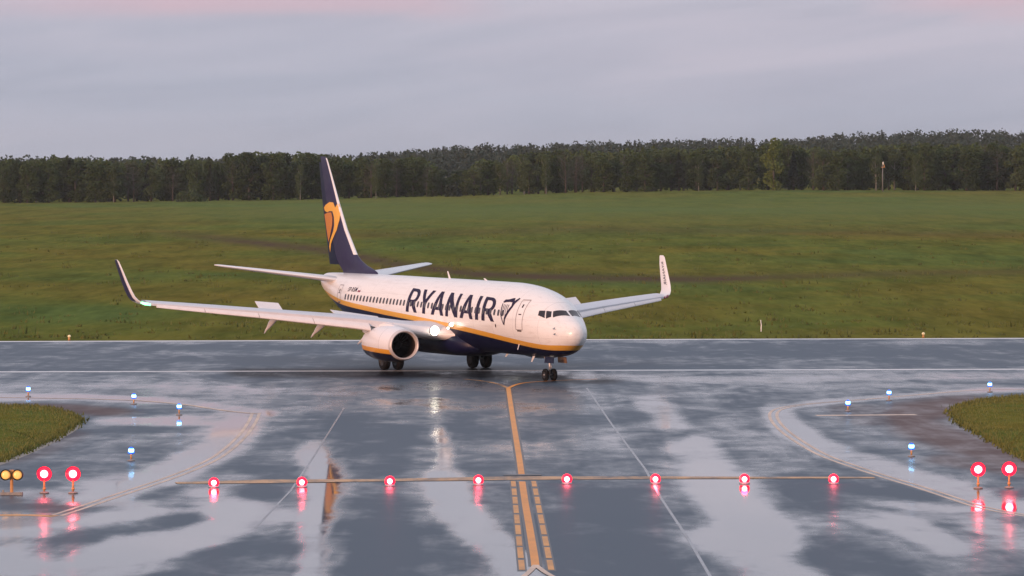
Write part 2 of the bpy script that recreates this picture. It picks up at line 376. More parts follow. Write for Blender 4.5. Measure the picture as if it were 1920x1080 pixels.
stroke([(440, 960), (400, 1000), (280, 1030), (120, 1050), (-50, 1060)], 60, 26, .95)
stroke([(0, 1080), (200, 1075), (330, 1060)], 80, 12, .6)
stroke([(585, 850), (610, 890), (605, 940), (590, 990), (585, 1085)], 30, 22, .95)
stroke([(540, 965), (500, 975)], 50, 12, .6)
stroke([(640, 880), (660, 960), (640, 1040)], 18, 30, .5)
stroke([(815, 735), (818, 800)], 12, 14, .45)
stroke([(820, 810), (838, 845), (835, 890)], 16, 16, .75)
stroke([(832, 900), (850, 945), (880, 985), (930, 1020), (970, 1060), (990, 1100)], 40, 26, .98)
stroke([(700, 895), (780, 880), (820, 890)], 40, 8, .4)
stroke([(1215, 755), (1245, 772), (1262, 800)], 30, 15, .75)
stroke([(1290, 835), (1320, 860), (1335, 890)], 48, 18, .95)
stroke([(1240, 868), (1300, 875)], 40, 9, .55)
stroke([(1345, 905), (1375, 940), (1410, 980), (1440, 1020)], 66, 26, 1.0)
stroke([(1350, 1010), (1420, 1050), (1480, 1075), (1500, 1100)], 70, 22, .9)
stroke([(1455, 770), (1480, 805), (1540, 838), (1640, 872), (1740, 903), (1860, 938), (2000, 965)], 30, 16, .9)
stroke([(1470, 763), (1560, 752), (1700, 742), (1850, 732), (2100, 728)], 30, 5, .75)
stroke([(1600, 962), (1700, 985), (1790, 1030)], 44, 14, .75)
stroke([(1840, 985), (1950, 1010)], 50, 14, .6)
stroke([(1560, 940), (1700, 948), (1800, 955)], 50, 7, .55)
stroke([(-100, 722), (180, 718), (420, 726)], 80, 9, .45)
stroke([(500, 733), (620, 736), (700, 728)], 60, 8, .5)
stroke([(1120, 708), (1400, 712), (1800, 705), (2100, 704)], 60, 7, .6)
stroke([(1350, 728), (1500, 733), (1700, 722)], 60, 5, .4)
stroke([(150, 815), (260, 828), (320, 842)], 45, 8, .35)
stroke([(1640, 832), (1740, 838), (1840, 842)], 50, 7, .45)
stroke([(1560, 845), (1650, 862)], 30, 8, .35)
# driest stretches get negative strokes
stroke([(700, 820), (720, 870)], 60, 30, -.35)
stroke([(700, 950), (720, 1060)], 55, 60, -.45)
stroke([(1060, 950), (1120, 1060)], 90, 50, -.40)
stroke([(1010, 780), (1080, 860)], 60, 40, -.12)
stroke([(900, 780), (900, 870)], 40, 40, -.15)
stroke([(1520, 905), (1600, 960)], 60, 18, -.4)
stroke([(1560, 1040), (1640, 1075)], 60, 30, -.4)
stroke([(120, 780), (230, 775)], 60, 7, -.6)
stroke([(60, 815), (200, 812), (300, 805)], 70, 6, -.25)
stroke([(150, 995), (260, 985), (340, 972)], 60, 9, -.55)
stroke([(60, 952), (170, 955)], 60, 6, -.5)
stroke([(300, 925), (330, 945)], 45, 12, -.5)
stroke([(150, 1010), (90, 1045)], 40, 8, -.4)
stroke([(430, 1040), (360, 1075)], 60, 16, -.5)
stroke([(520, 900), (480, 930)], 40, 12, -.35)
stroke([(560, 1030), (440, 1010)], 30, 10, -.3)
stroke([(450, 880), (520, 880)], 60, 8, -.3)
stroke([(620, 775), (640, 790)], 24, 10, -.4)
stroke([(480, 702), (760, 704), (960, 708), (1100, 714)], 60, 8, -.25)
stroke([(560, 770), (760, 765), (1000, 768)], 60, 14, .32)
stroke([(1260, 815), (1215, 830)], 40, 10, -.3)
stroke([(1180, 960), (1230, 1060)], 40, 40, -.3)
stroke([(1640, 918), (1730, 930)], 60, 8, -.35)
stroke([(1840, 915), (1880, 935)], 50, 6, -.3)
def wetness(v):
    X, Y = v[:, 0], np.maximum(v[:, 1], 20); p, r = to_px(X, Y)
    a = np.full(len(X), .28)
    for pts, wx, wy, s in S:
        dd = seg_dist(p, r, pts, wx, wy); k = np.clip((1.75-dd)/1.35, 0, 1); k = k*k*(3-2*k)
        a = np.maximum(a, s*k) if s > 0 else a+s*k
    return a, p, r
a, p, r = wetness(tv)
attr(taxi, 'wet', a)
sh = np.zeros(len(p))
for pts, wx, wy, s in [([(-300, 762), (120, 765), (200, 772)], 60, 9, .9), ([(1800, 735+25), (1700, 775), (1720, 800), (1800, 830), (1920, 870), (2200, 900)], 55, 24, 1.0), ([(1640, 790), (1600, 765)], 60, 9, .5), ([(130, 815), (60, 850), (-60, 875)], 40, 10, .5), ([(-60, 985), (40, 980), (110, 966)], 50, 10, .8), ([(1780, 862), (1900, 880)], 50, 12, .8), ([(100, 950), (180, 945)], 60, 7, .5)]:
    dd = seg_dist(p, r, pts, wx, wy); k = np.clip(1.4-dd, 0, 1); sh = np.maximum(sh, s*k*k*(3-2*k))
attr(taxi, 'shoulder', sh)
def belly_shade(p, r):  # mask of the dark belly shade and reflection painted under the airliner
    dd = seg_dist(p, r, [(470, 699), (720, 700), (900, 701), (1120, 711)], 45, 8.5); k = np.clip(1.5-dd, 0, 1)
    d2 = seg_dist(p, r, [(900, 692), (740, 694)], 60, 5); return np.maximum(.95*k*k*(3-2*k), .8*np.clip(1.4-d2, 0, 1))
attr(taxi, 'belly_shade', belly_shade(p, r))
a2, p2, r2 = wetness(rv); attr(runway, 'wet', .04-.5*np.exp(-((r2-694)/8)**2)*np.exp(-((p2-860)/260)**2)+.12*np.exp(-((r2-642)/6)**2)); attr(runway, 'shoulder', np.zeros(len(a2))); attr(runway, 'belly_shade', belly_shade(p2, r2))

def ribbon(name, pts, wd, mt, z, smooth=0, kind='structure'):
    P = [Vector((x, y, 0)) for x, y in pts]
    for _ in range(smooth):
        Q = [P[0]]
        for a_, b_ in zip(P[:-1], P[1:]): Q += [a_*.75+b_*.25, a_*.25+b_*.75]
        P = Q+[P[-1]]
    ws = wd if isinstance(wd, list) else [wd]*len(P)
    v = []
    for i, q in enumerate(P):
        t = (P[min(i+1, len(P)-1)]-P[max(i-1, 0)]).normalized(); n = Vector((-t.y, t.x, 0)); w_ = ws[min(i, len(ws)-1)]/2
        v += [(q+n*w_+Vector((0, 0, z))), (q-n*w_+Vector((0, 0, z)))]
    f = [(2*i, 2*i+1, 2*i+3, 2*i+2) for i in range(len(P)-1)]
    o = mesh(name, v, f, mt); tag(o, kind=kind); return o
def pix(pts): return [g2(*q) for q in pts]
def offset(pts, d_):
    P = [Vector((x, y)) for x, y in pts]; out = []
    for i, q in enumerate(P):
        t = (P[min(i+1, len(P)-1)]-P[max(i-1, 0)]).normalized(); out.append((q.x-t.y*d_, q.y+t.x*d_))
    return out
# runway side stripes
xl = np.linspace(-420, 420, 60)
ribbon('runway_edge_line', [(x, near(x)) for x in xl], 1.15, M['pwhite'], .004)
ribbon('runway_edge_line', [(x, far(x)) for x in xl], 1.5, M['pwhite'], .004)
# taxiway centre line with black border, branching at both ends
cl_ = pix([(953, 727), (957, 755), (964, 800), (973, 855), (978, 890)])
cl2 = pix([(979, 903), (985, 945), (993, 990), (1002, 1045), (1004, 1062)])
for seg in (cl_, cl2):
    ribbon('centre_line_border', seg, .40, M['pblack'], .004); ribbon('centre_line', seg, .235, M['pyel'], .008)
for br in ([(953, 728), (935, 720), (910, 715), (870, 711)], [(953, 728), (968, 721), (990, 717), (1060, 713), (1120, 711)]):
    ribbon('centre_line_branch', pix(br), .22, M['pfade' if br[1][0] < 950 else 'pyel'], .012 if br[1][0] < 950 else .016, 2)
for br in ([(1004, 1060), (992, 1074), (970, 1090), (920, 1110)], [(1004, 1060), (1022, 1074), (1045, 1086), (1100, 1105)]):
    ribbon('centre_line_branch', pix(br), .17, M['pcream'], .012 if br[1][0] < 1000 else .016, 2)
rows = [(600, 628), (638, 672), (680, 715), (722, 762), (770, 815), (822, 870), (880, 928), (935, 990), (1000, 1050)]
def lx(row, side):     # px of the dashed lines
    return np.interp(row, [900, 1070], [962, 979] if side < 0 else [1000, 1034])
for side in (-1, 1):
    ribbon('dashed_line_border', pix([(lx(q, side), q) for q in (901, 950, 1000, 1071)]), .27, M['pblack'], .004)
    for a_, b_ in rows:
        ra, rb = 680+a_/2.7, 680+b_/2.7
        ribbon('centre_line_dash', pix([(lx(ra, side), ra), (lx(rb, side), rb)]), .17, M['pyeld'], .008)
# holding line
hold = pix([(330, 906), (500, 903), (700, 901), (960, 897), (1250, 896), (1640, 896)])
ribbon('holding_line', hold, [.8, 1.7, 1.1, 1.7, 1.1, .7], M['pfade'], .012)
ribbon('holding_line_border', pix([(945, 891.5), (1015, 891)]), .6, M['pblack'], .020)
Lc = pix([(480, 774), (475, 788), (457, 816), (422, 848), (387, 869), (317, 897), (246, 920), (158, 950), (105, 967)])
Rc = pix([(1620, 749), (1516, 757), (1474, 763), (1451, 770), (1449, 784), (1466, 805), (1495, 826), (1537, 851), (1578, 867), (1662, 895), (1724, 913), (1787, 934), (1837, 951), (1920, 967), (2100, 990)])
for path in (Lc, Rc):
    for o_ in (-.17, .17): ribbon('taxiway_edge_line', offset(path, o_), .15, M['pcream'], .004, 2)
ribbon('taxiway_edge_line', pix([(480, 776), (420, 770), (340, 757), (230, 749), (0, 745), (-200, 743)]), .35, M['pcream'], .008, 1)
ribbon('taxiway_edge_line', pix([(1620, 749), (1745, 738), (1828, 731), (1920, 730), (2100, 729)]), .3, M['pcream'], .004, 1)
ribbon('shoulder_stripe', pix([(-200, 966), (0, 966), (60, 966), (104, 968)]), .55, M['pyeld'], .004)
ribbon('shoulder_stripe', pix([(1530, 779), (1600, 778.5), (1718, 777.5)]), .75, M['pcream'], .004)
for k_, path in enumerate([[(1100, 727), (1150, 800), (1210, 880), (1240, 935), (1290, 1010), (1340, 1095)], [(645, 765), (592, 850), (545, 920), (478, 990)]]):
    ribbon('pavement_joint', pix(path), [.10, .08, .05, .03][k_], M['seam'], .004)

# ------------------------------------------------------------------ grass islands
def island(name, pts, mt):
    P = pix(pts); cx = sum(q[0] for q in P)/len(P); cy = sum(q[1] for q in P)/len(P)
    v = []; n = 0; rngI = random.Random(3)
    D = []
    for a_, b_ in zip(P, P[1:]+P[:1]):
        L = math.hypot(b_[0]-a_[0], b_[1]-a_[1]); k = max(1, int(L/.6))
        for i in range(k): D.append((a_[0]+(b_[0]-a_[0])*i/k+rngI.uniform(-.12, .12), a_[1]+(b_[1]-a_[1])*i/k+rngI.uniform(-.3, .3)))
    n = len(D); rings = [(1.0, .006), (.985, .05), (.93, .09), (.7, .14), (.35, .16)]
    for s_, z_ in rings: v += [(cx+(x-cx)*s_, cy+(y-cy)*s_, z_) for x, y in D]
    v.append((cx, cy, .16)); f = []
    for j in range(len(rings)-1):
        for i in range(n): f.append((j*n+i, j*n+(i+1) % n, (j+1)*n+(i+1) % n, (j+1)*n+i))
    for i in range(n): f.append(((len(rings)-1)*n+i, (len(rings)-1)*n+(i+1) % n, len(v)-1))
    o = mesh(name, v, f, mt, smooth=True); tag(o, kind='structure'); return D, (cx, cy)
isl = [[(-420, 760), (0, 762), (60, 763), (100, 768), (140, 780), (152, 790), (120, 813), (60, 843), (0, 866), (-420, 980)],
       [(1788, 766), (1840, 751), (1920, 743), (2300, 738), (2300, 1010), (1920, 862), (1850, 822), (1800, 795), (1786, 778)]]
def blades(name, region, count, hgt, mt):
    v = []; f = []
    P = pix(region)
    def inside(x, y):
        c = False; n = len(P)
        for i in range(n):
            x1, y1 = P[i]; x2, y2 = P[(i+1) % n]
            if (y1 > y) != (y2 > y) and x < (x2-x1)*(y-y1)/(y2-y1)+x1: c = not c
        return c
    xs_ = [q[0] for q in P]; ys_ = [q[1] for q in P]; n = 0
    xmn = max(min(xs_), -26); xmx = min(max(xs_), 27)
    while n < count:
        x = random.uniform(xmn, xmx); y = random.uniform(max(min(ys_), 128), max(ys_))
        if not inside(x, y): continue
        h = hgt*random.uniform(.5, 1.5); a_ = random.uniform(0, math.pi); w_ = random.uniform(.02, .05)
        lx_, ly_ = random.gauss(0, .05), random.gauss(0, .05); k = len(v)
        v += [(x-w_*math.cos(a_), y-w_*math.sin(a_), .03), (x+w_*math.cos(a_), y+w_*math.sin(a_), .03), (x+lx_, y+ly_, .06+h)]; f.append((k, k+1, k+2)); n += 1
    o = mesh(name, v, f, mt); tag(o, 'short tufty green grass covering the rounded grass islands beside the taxiway', 'grass', kind='stuff'); return o
M['blade'] = foliage('grass_blade', (.105, .115, .026), (.20, .20, .06))
for k_, reg in enumerate(isl):
    D, c_ = island('grass_island', reg, M['island'])
    b_ = blades('grass', reg, 26000, .13, M['blade'])
    b_['label'] = ['short tufty wet grass on the island at the left picture edge', 'short tufty grass on the rounded island at the right picture edge'][k_]
V = []; Fs = []; rt_ = random.Random(21)
for i in range(900):
    Y = 270+rt_.random()**1.6*330; X = rt_.uniform(-.19, .19)*Y
    if Y < float(far(X))+2: continue
    z = float(terrain(X, Y)); h = rt_.uniform(.15, .42)*(1 if rt_.random() < .93 else 2.0); w0 = rt_.uniform(.15, .9)
    for k in range(10):
        a_ = rt_.uniform(0, 3.14); x0, y0 = X+rt_.gauss(0, w0), Y+rt_.gauss(0, w0); hh = h*rt_.uniform(.5, 1); n = len(V); bw = rt_.uniform(.04, .10)
        V += [(x0-bw*math.cos(a_), y0-bw*math.sin(a_), z-.06), (x0+bw*math.cos(a_), y0+bw*math.sin(a_), z-.06), (x0+rt_.gauss(0, .12), y0+rt_.gauss(0, .1), z+hh)]; Fs.append((n, n+1, n+2))
M['tuft'] = foliage('field_tuft', (.085, .095, .022), (.140, .145, .040))
o = mesh('grass_tufts', V, Fs, M['tuft']); tag(o, 'scattered rougher tufts of grass and weeds on the field beyond the runway', 'grass', kind='stuff')
V = []; Fs = []
for reg in isl:
    P = pix(reg)
    for a_, b_ in zip(P, P[1:]+P[:1]):
        L = math.hypot(b_[0]-a_[0], b_[1]-a_[1])
        for i in range(int(L*26)):
            t_ = rt_.random(); x0 = a_[0]+(b_[0]-a_[0])*t_+rt_.gauss(0, .16); y0 = a_[1]+(b_[1]-a_[1])*t_+rt_.gauss(0, .45)
            if abs(x0) > 26: continue
            n = len(V); an = rt_.uniform(0, 3.14); bw = rt_.uniform(.02, .05); hh = rt_.uniform(.06, .24)
            V += [(x0-bw*math.cos(an), y0-bw*math.sin(an), 0), (x0+bw*math.cos(an), y0+bw*math.sin(an), 0), (x0+rt_.gauss(0, .06), y0+rt_.gauss(0, .06), hh)]; Fs.append((n, n+1, n+2))
o = mesh('grass_fringe', V, Fs, M['blade']); tag(o, 'ragged longer grass creeping over the edges of both grass islands', 'grass', kind='stuff')
# pale gravelly kerb along the left island
ribbon('gravel_edge', pix([(150, 797), (120, 817), (60, 847), (0, 870), (-100, 905)]), .35, M['dirt'], .004, 1)

# ------------------------------------------------------------------ airliner
PX0, PY0, YAW = 3.794, 205.676, -1.1317
plane = empty('airliner', (PX0, PY0, 0), math.atan2(-math.sin(YAW), -math.cos(YAW)))
tag(plane, 'white twin-engined jet airliner with navy tail and belly, turning off the wet runway', 'airliner')
K = np.array([(0.2, 2.62, 2.80, .02), (0.25, 2.45, 2.98, .26), (0.45, 2.18, 3.24, .50), (0.8, 1.97, 3.46, .74), (1.2, 1.76, 3.65, .94), (1.6, 1.58, 3.84, 1.13), (2.0, 1.48, 4.08, 1.28), (2.5, 1.41, 4.38, 1.43), (3.1, 1.37, 4.66, 1.56), (4, 1.34, 4.94, 1.69), (5, 1.33, 5.13, 1.78), (6.2, 1.32, 5.28, 1.86), (8, 1.31, 5.38, 1.88),
    (14, 1.31, 5.42, 1.88), (20, 1.31, 5.43, 1.88), (25, 1.33, 5.45, 1.88), (27, 1.55, 5.45, 1.87), (29, 2.0, 5.46, 1.78), (31, 2.6, 5.46, 1.58), (33, 3.25, 5.45, 1.28), (35, 3.9, 5.42, .88), (36.0, 4.25, 5.40, .62), (36.5, 4.45, 5.33, .42), (36.7, 4.7, 5.15, .15)])
def hermite(xs, ys, x):
    n = len(xs); d = np.diff(ys)/np.diff(xs); m = np.zeros(n)
    m[1:-1] = np.where(d[:-1]*d[1:] > 0, 2*d[:-1]*d[1:]/(d[:-1]+d[1:]+1e-12), 0); m[0] = d[0]; m[-1] = d[-1]
    i = int(np.clip(np.searchsorted(xs, x)-1, 0, n-2)); h = xs[i+1]-xs[i]; t = (x-xs[i])/h
    return (2*t**3-3*t**2+1)*ys[i]+(t**3-2*t**2+t)*h*m[i]+(-2*t**3+3*t**2)*ys[i+1]+(t**3-t**2)*h*m[i+1]
def prof(x): return [float(hermite(K[:, 0], K[:, k], x)) for k in (1, 2, 3)]
def surf_xa(x, a_, off=0.0):
    zb, zt, hw = prof(x); hh = (zt-zb)/2
    return Vector((x, (hw+off)*math.cos(a_), (zb+zt)/2+(hh+off)*math.sin(a_)))
def ang(x, y, z):
    zb, zt, hw = prof(x); return math.atan2((z-(zb+zt)/2)/((zt-zb)/2), y/hw)
def surf_xz(x, z, off=0.0, side=1):
    zb, zt, hw = prof(x); s_ = max(-1, min(1, (z-(zb+zt)/2)/((zt-zb)/2))); a_ = math.asin(s_)
    q = surf_xa(x, a_, off); q.y *= side; return q
# livery: navy belly, yellow cheat line, white above, following a curve along the body
SL = [(0, 1.80), (1.0, 1.80), (1.8, 1.79), (3.65, 1.88), (5.84, 2.07), (8.35, 2.28), (11.73, 2.53), (15.3, 2.75), (19.85, 2.99), (23, 3.15), (26.3, 3.34), (28.6, 3.47), (30.3, 3.58), (31.5, 3.70), (33, 3.86), (36, 4.15), (38, 4.2)]
def livery():
    m = bpy.data.materials.new('fuselage_livery'); m.use_nodes = True; t = m.node_tree; b = t.nodes['Principled BSDF']
    tcn = t.nodes.new('ShaderNodeTexCoord'); sp = t.nodes.new('ShaderNodeSeparateXYZ'); t.links.new(tcn.outputs['Object'], sp.inputs[0])
    fc = t.nodes.new('ShaderNodeFloatCurve'); cu = fc.mapping.curves[0]
    pts = [(x/38, z/6) for x, z in SL]
    cu.points[0].location = pts[0]; cu.points[1].location = pts[-1]
    for q in pts[1:-1]: cu.points.new(*q)
    for q in cu.points: q.handle_type = 'AUTO_CLAMPED'
    fc.mapping.update()
    t.links.new(math_(t, 'DIVIDE', sp.outputs[0], 38.0), fc.inputs['Value'])
    zl = math_(t, 'MULTIPLY', fc.outputs[0], 6.0)
    dz = math_(t, 'SUBTRACT', sp.outputs[2], zl)
    isw = math_(t, 'GREATER_THAN', dz, .29); isy = math_(t, 'GREATER_THAN', dz, 0.0)
    n = N(t, 'ShaderNodeTexNoise', inp={'Scale': .9, 'Detail': 6, 'Roughness': .6}); t.links.new(tcn.outputs['Object'], n.inputs[0])
    wv = mixc(t, n.outputs[0], (.80, .785, .755), (.87, .85, .815))
    # faint circumferential skin joints
    fr = math_(t, 'FRACT', math_(t, 'DIVIDE', sp.outputs[0], 2.54)); jl = math_(t, 'LESS_THAN', fr, .012)
    wv = mixc(t, math_(t, 'MULTIPLY', jl, .35), wv, (.35, .33, .33))
    mpg = t.nodes.new('ShaderNodeMapping'); mpg.inputs['Scale'].default_value = (.35, 3, 3.2); t.links.new(tcn.outputs['Object'], mpg.inputs[0])
    ng_ = N(t, 'ShaderNodeTexNoise', inp={'Scale': 1.6, 'Detail': 7, 'Roughness': .65}); t.links.new(mpg.outputs[0], ng_.inputs[0])
    gr_ = ramp(t, [(.52, (0, 0, 0)), (.78, (.5, .5, .5))]); t.links.new(ng_.outputs[0], gr_.inputs[0]); wv = mixc(t, gr_.outputs[0], wv, (.52, .47, .43))
    hz_ = math_(t, 'LESS_THAN', math_(t, 'ABSOLUTE', math_(t, 'SUBTRACT', math_(t, 'FRACT', math_(t, 'DIVIDE', sp.outputs[2], .98)), .5)), .011); wv = mixc(t, math_(t, 'MULTIPLY', hz_, .22), wv, (.35, .33, .33))
    c = mixc(t, isy, NAVY, (.76, .40, .05)); c = mixc(t, isw, c, wv)
    cw = mixc(t, isy, (.22, .22, .22), (.5, .5, .5)); t.links.new(cw, b.inputs['Specular IOR Level']); t.links.new(math_(t, 'MULTIPLY', isy, .35), b.inputs['Coat Weight'])
    t.links.new(c, b.inputs['Base Color']); b.inputs['Roughness'].default_value = .34; b.inputs['Coat Roughness'].default_value = .12
    return m
M['livery'] = livery()
sx_ = sorted(set([0.2, 0.215, 0.23, .25, .3, .37, .45, .55, .66, .8, .95] + list(np.round(np.arange(1.1, 8, .2), 3)) + list(np.arange(8, 25, .6)) + list(np.round(np.arange(25, 36.1, .35), 3)) + [36.1, 36.3, 36.42, 36.5, 36.58, 36.64, 36.7]))
b = MB(); b.loft([[surf_xa(x, 2*math.pi*k/64) for k in range(64)] for x in sx_]); fus = b.build('fuselage', M['livery'], plane, True)

def patch(name, corners, mt, parent, n=8, off=.012, rim=None):
    # corners (x, y, z) clockwise, laid on the skin in (x, angle)
    q = [(c[0], ang(*c)) for c in corners]; v = []
    for j in range(n+1):
        for i in range(n+1):
            s_, t_ = i/n, j/n
            x = (q[0][0]*(1-s_)+q[1][0]*s_)*(1-t_)+(q[3][0]*(1-s_)+q[2][0]*s_)*t_
            a_ = (q[0][1]*(1-s_)+q[1][1]*s_)*(1-t_)+(q[3][1]*(1-s_)+q[2][1]*s_)*t_
            v.append(surf_xa(x, a_, off))
    f = [(j*(n+1)+i, j*(n+1)+i+1, (j+1)*(n+1)+i+1, (j+1)*(n+1)+i) for j in range(n) for i in range(n)]
    return mesh(name, v, f, mt, parent, True)
W3 = [(2.09, .74, 4.0), (1.79, .05, 3.99), (1.27, .06, 3.66), (1.80, .86, 3.61)]
W2 = [(2.41, .98, 3.98), (2.14, .80, 3.98), (1.91, .93, 3.65), (2.13, 1.14, 3.55)]
W1 = [(2.84, 1.21, 3.98), (2.47, 1.01, 3.98), (2.23, 1.17, 3.57), (2.76, 1.33, 3.71)]
for W_ in (W1, W2, W3): patch('cockpit_window', W_, M['glass'], fus)
for W_ in (W1, W2, [(2.09, .74, 3.97), (1.79, .07, 3.97), (1.27, .06, 3.66), (1.60, .72, 3.60)]): patch('cockpit_window', [(x, -y, z) for x, y, z in W_], M['glass'], fus)
def disc_on_skin(name, x, z, wx, wz, mt, side=1, off=.012, n=14, p=3.0):
    v = [surf_xz(x, z, off, side)]
    for k in range(n):
        a_ = 2*math.pi*k/n; c_, s_ = math.cos(a_), math.sin(a_)
        v.append(surf_xz(x+wx/2*math.copysign(abs(c_)**(2/p), c_), z+wz/2*math.copysign(abs(s_)**(2/p), s_), off, side))
    return mesh(name, v, [(0, 1+k, 1+(k+1) % n) for k in range(n)], mt, fus)
x = 29.35
while x > 6.3:
    for s_ in (1, -1): disc_on_skin('passenger_window', x, 3.745+.0142*(x-7), .25, .36, M['pane'], s_)
    x -= .512

# flat shapes wrapped on the skin --------------------------------------------------
def flat_shape(loops):
    cu = bpy.data.curves.new('tmp', 'CURVE'); cu.dimensions = '2D'; cu.fill_mode = 'FRONT'
    for lp in loops:
        sp = cu.splines.new('POLY'); sp.points.add(len(lp)-1)
        for k, (a_, b_) in enumerate(lp): sp.points[k].co = (a_, b_, 0, 1)
        sp.use_cyclic_u = True
    ob = bpy.data.objects.new('tmp', cu); C.objects.link(ob); dg = bpy.context.evaluated_depsgraph_get(); dg.update()
    me = bpy.data.meshes.new_from_object(ob.evaluated_get(dg)); bpy.data.objects.remove(ob); bpy.data.curves.remove(cu)
    bm = bmesh.new(); bm.from_mesh(me); bpy.data.meshes.remove(me); bmesh.ops.triangulate(bm, faces=bm.faces)
    return bm
def refine(bm, L):
    for _ in range(6):
        es = [e for e in bm.edges if e.calc_length() > L]
        if not es: break
        bmesh.ops.subdivide_edges(bm, edges=es, cuts=1); bmesh.ops.triangulate(bm, faces=bm.faces)
def wrap(name, loopsets, mapf, mt, parent, L=.18):
    V = []; Fs = []
    for loops in loopsets:
        bm = flat_shape(loops); refine(bm, L); bm.verts.ensure_lookup_table(); o_ = len(V)
        V += [mapf(q.co.x, q.co.y) for q in bm.verts]; Fs += [tuple(o_+q.index for q in f.verts) for f in bm.faces]; bm.free()
    return mesh(name, V, Fs, mt, parent)
def arc(cx, cy, rx, ry, a0, a1, n=8): return [(cx+rx*math.cos(R(a0+(a1-a0)*k/n)), cy+ry*math.sin(R(a0+(a1-a0)*k/n))) for k in range(n+1)]
def L_R(w_, s):   # letters drawn in a box w_ x 1 with stem width s (u) ; t = thickness in v
    t = .13
    outer = [(0, 0), (s, 0), (s, .40), (s+.10*w_, .40), (w_-s*1.02, 0), (w_, 0), (w_*.70, .43)]+arc(w_*.52, .70, w_*.45, .29, -60, 90, 10)+[(0, 1)]
    hole = [(s, .53), (s, .87)]+arc(w_*.50, .70, w_*.48-s, .17, 90, -90, 8)
    return [outer, hole]
def L_A(w_, s): return [[(0, 0), (s, 0), (s+.10*w_, .22), (w_-s-.10*w_, .22), (w_-s, 0), (w_, 0), (w_*.62, 1), (w_*.38, 1)], [(s+.17*w_, .35), (w_-s-.17*w_, .35), (w_*.5, .80)]]
def L_Y(w_, s): return [[(w_/2-s/2, 0), (w_/2+s/2, 0), (w_/2+s/2, .42), (w_, 1), (w_-s*1.05, 1), (w_/2, .60), (s*1.05, 1), (0, 1), (w_/2-s/2, .42)]]
def L_N(w_, s): return [[(0, 0), (s*.9, 0), (s*.9, .62), (w_-s, 0), (w_, 0), (w_, 1), (w_-s*.9, 1), (w_-s*.9, .38), (s, 1), (0, 1)]]
def L_I(w_, s): return [[(0, 0), (s, 0), (s, 1), (0, 1)]]
name_map = lambda u, v: surf_xz(19.70-u+.10*v, np.interp(u, [0, 12.4], [3.43, 3.21])+v*np.interp(u, [0, 12.4], [1.38, 1.33]), .010)
letters = [(L_R, 0, 1.62), (L_Y, 1.72, 1.78), (L_A, 3.65, 1.78), (L_N, 5.72, 1.68), (L_A, 7.72, 1.80), (L_I, 9.85, .42), (L_R, 10.72, 1.68)]
sets = []
for fn, u0, w_ in letters: sets.append([[(a_+u0, b_) for a_, b_ in lp] for lp in fn(w_, .42)])
wrap('airline_name', sets, name_map, M['decal'], fus)
# harp emblem beside the name: bow, neck, strings
hm = lambda u, v: surf_xz(6.66-u, v, .010)
harp = [[[(0.0, 4.34), (.15, 4.48), (.55, 4.50), (.95, 4.58), (1.10, 4.58), (1.20, 4.42), (1.45, 4.60), (1.60, 4.56), (1.50, 4.42), (1.38, 4.28), (1.30, 4.08), (1.02, 3.72), (.78, 3.42), (.66, 3.05), (.55, 3.10), (.62, 3.50), (.88, 3.86), (1.12, 4.16), (1.06, 4.34), (.80, 4.36), (.40, 4.34), (.15, 4.30)]],
        [[(.02, 4.26), (.12, 4.26), (.20, 3.70), (.60, 3.12), (.55, 3.08), (.10, 3.66)]]]
for k in range(4):
    u0 = .25+.18*k; harp.append([[(u0, 4.22), (u0+.06, 4.22), (u0+.10, 3.62-.03*k), (u0+.05, 3.62-.03*k)]])
wrap('harp_emblem', harp, hm, M['decal'], fus)
def text_shape(txt, size):
    cu = bpy.data.curves.new('tmp', 'FONT'); cu.body = txt; cu.size = size; cu.offset = .006*size; cu.resolution_u = 3
    ob = bpy.data.objects.new('tmp', cu); C.objects.link(ob); dg = bpy.context.evaluated_depsgraph_get(); dg.update()
    me = bpy.data.meshes.new_from_object(ob.evaluated_get(dg)); bpy.data.objects.remove(ob); bpy.data.curves.remove(cu)
    V = [(q.co.x, q.co.y) for q in me.vertices]; Fs = [tuple(p_.vertices) for p_ in me.polygons]; bpy.data.meshes.remove(me); return V, Fs
V, Fs = text_shape('SP-RSM', .50)
mx = max(q[0] for q in V)
mesh('registration', [surf_xz(29.25-q[0]*1.45/mx, 4.40+q[1]*.75, .010) for q in V], Fs, M['decal'], fus)
fl = MB()
def rect_skin(x0, x1, z0, z1, off=.010, n=3):
    v = [surf_xz(x0+(x1-x0)*i/n, z0+(z1-z0)*j/n, off) for j in range(n+1) for i in range(n+1)]
    return v, [(j*(n+1)+i, j*(n+1)+i+1, (j+1)*(n+1)+i+1, (j+1)*(n+1)+i) for j in range(n) for i in range(n)]
v_, f_ = rect_skin(27.6, 27.2, 4.50, 4.60); fl.add(v_, f_, 0); v_, f_ = rect_skin(27.6, 27.2, 4.39, 4.50); fl.add(v_, f_, 1)
fl.build('flag_decal', [M['white'], M['red']], fus)
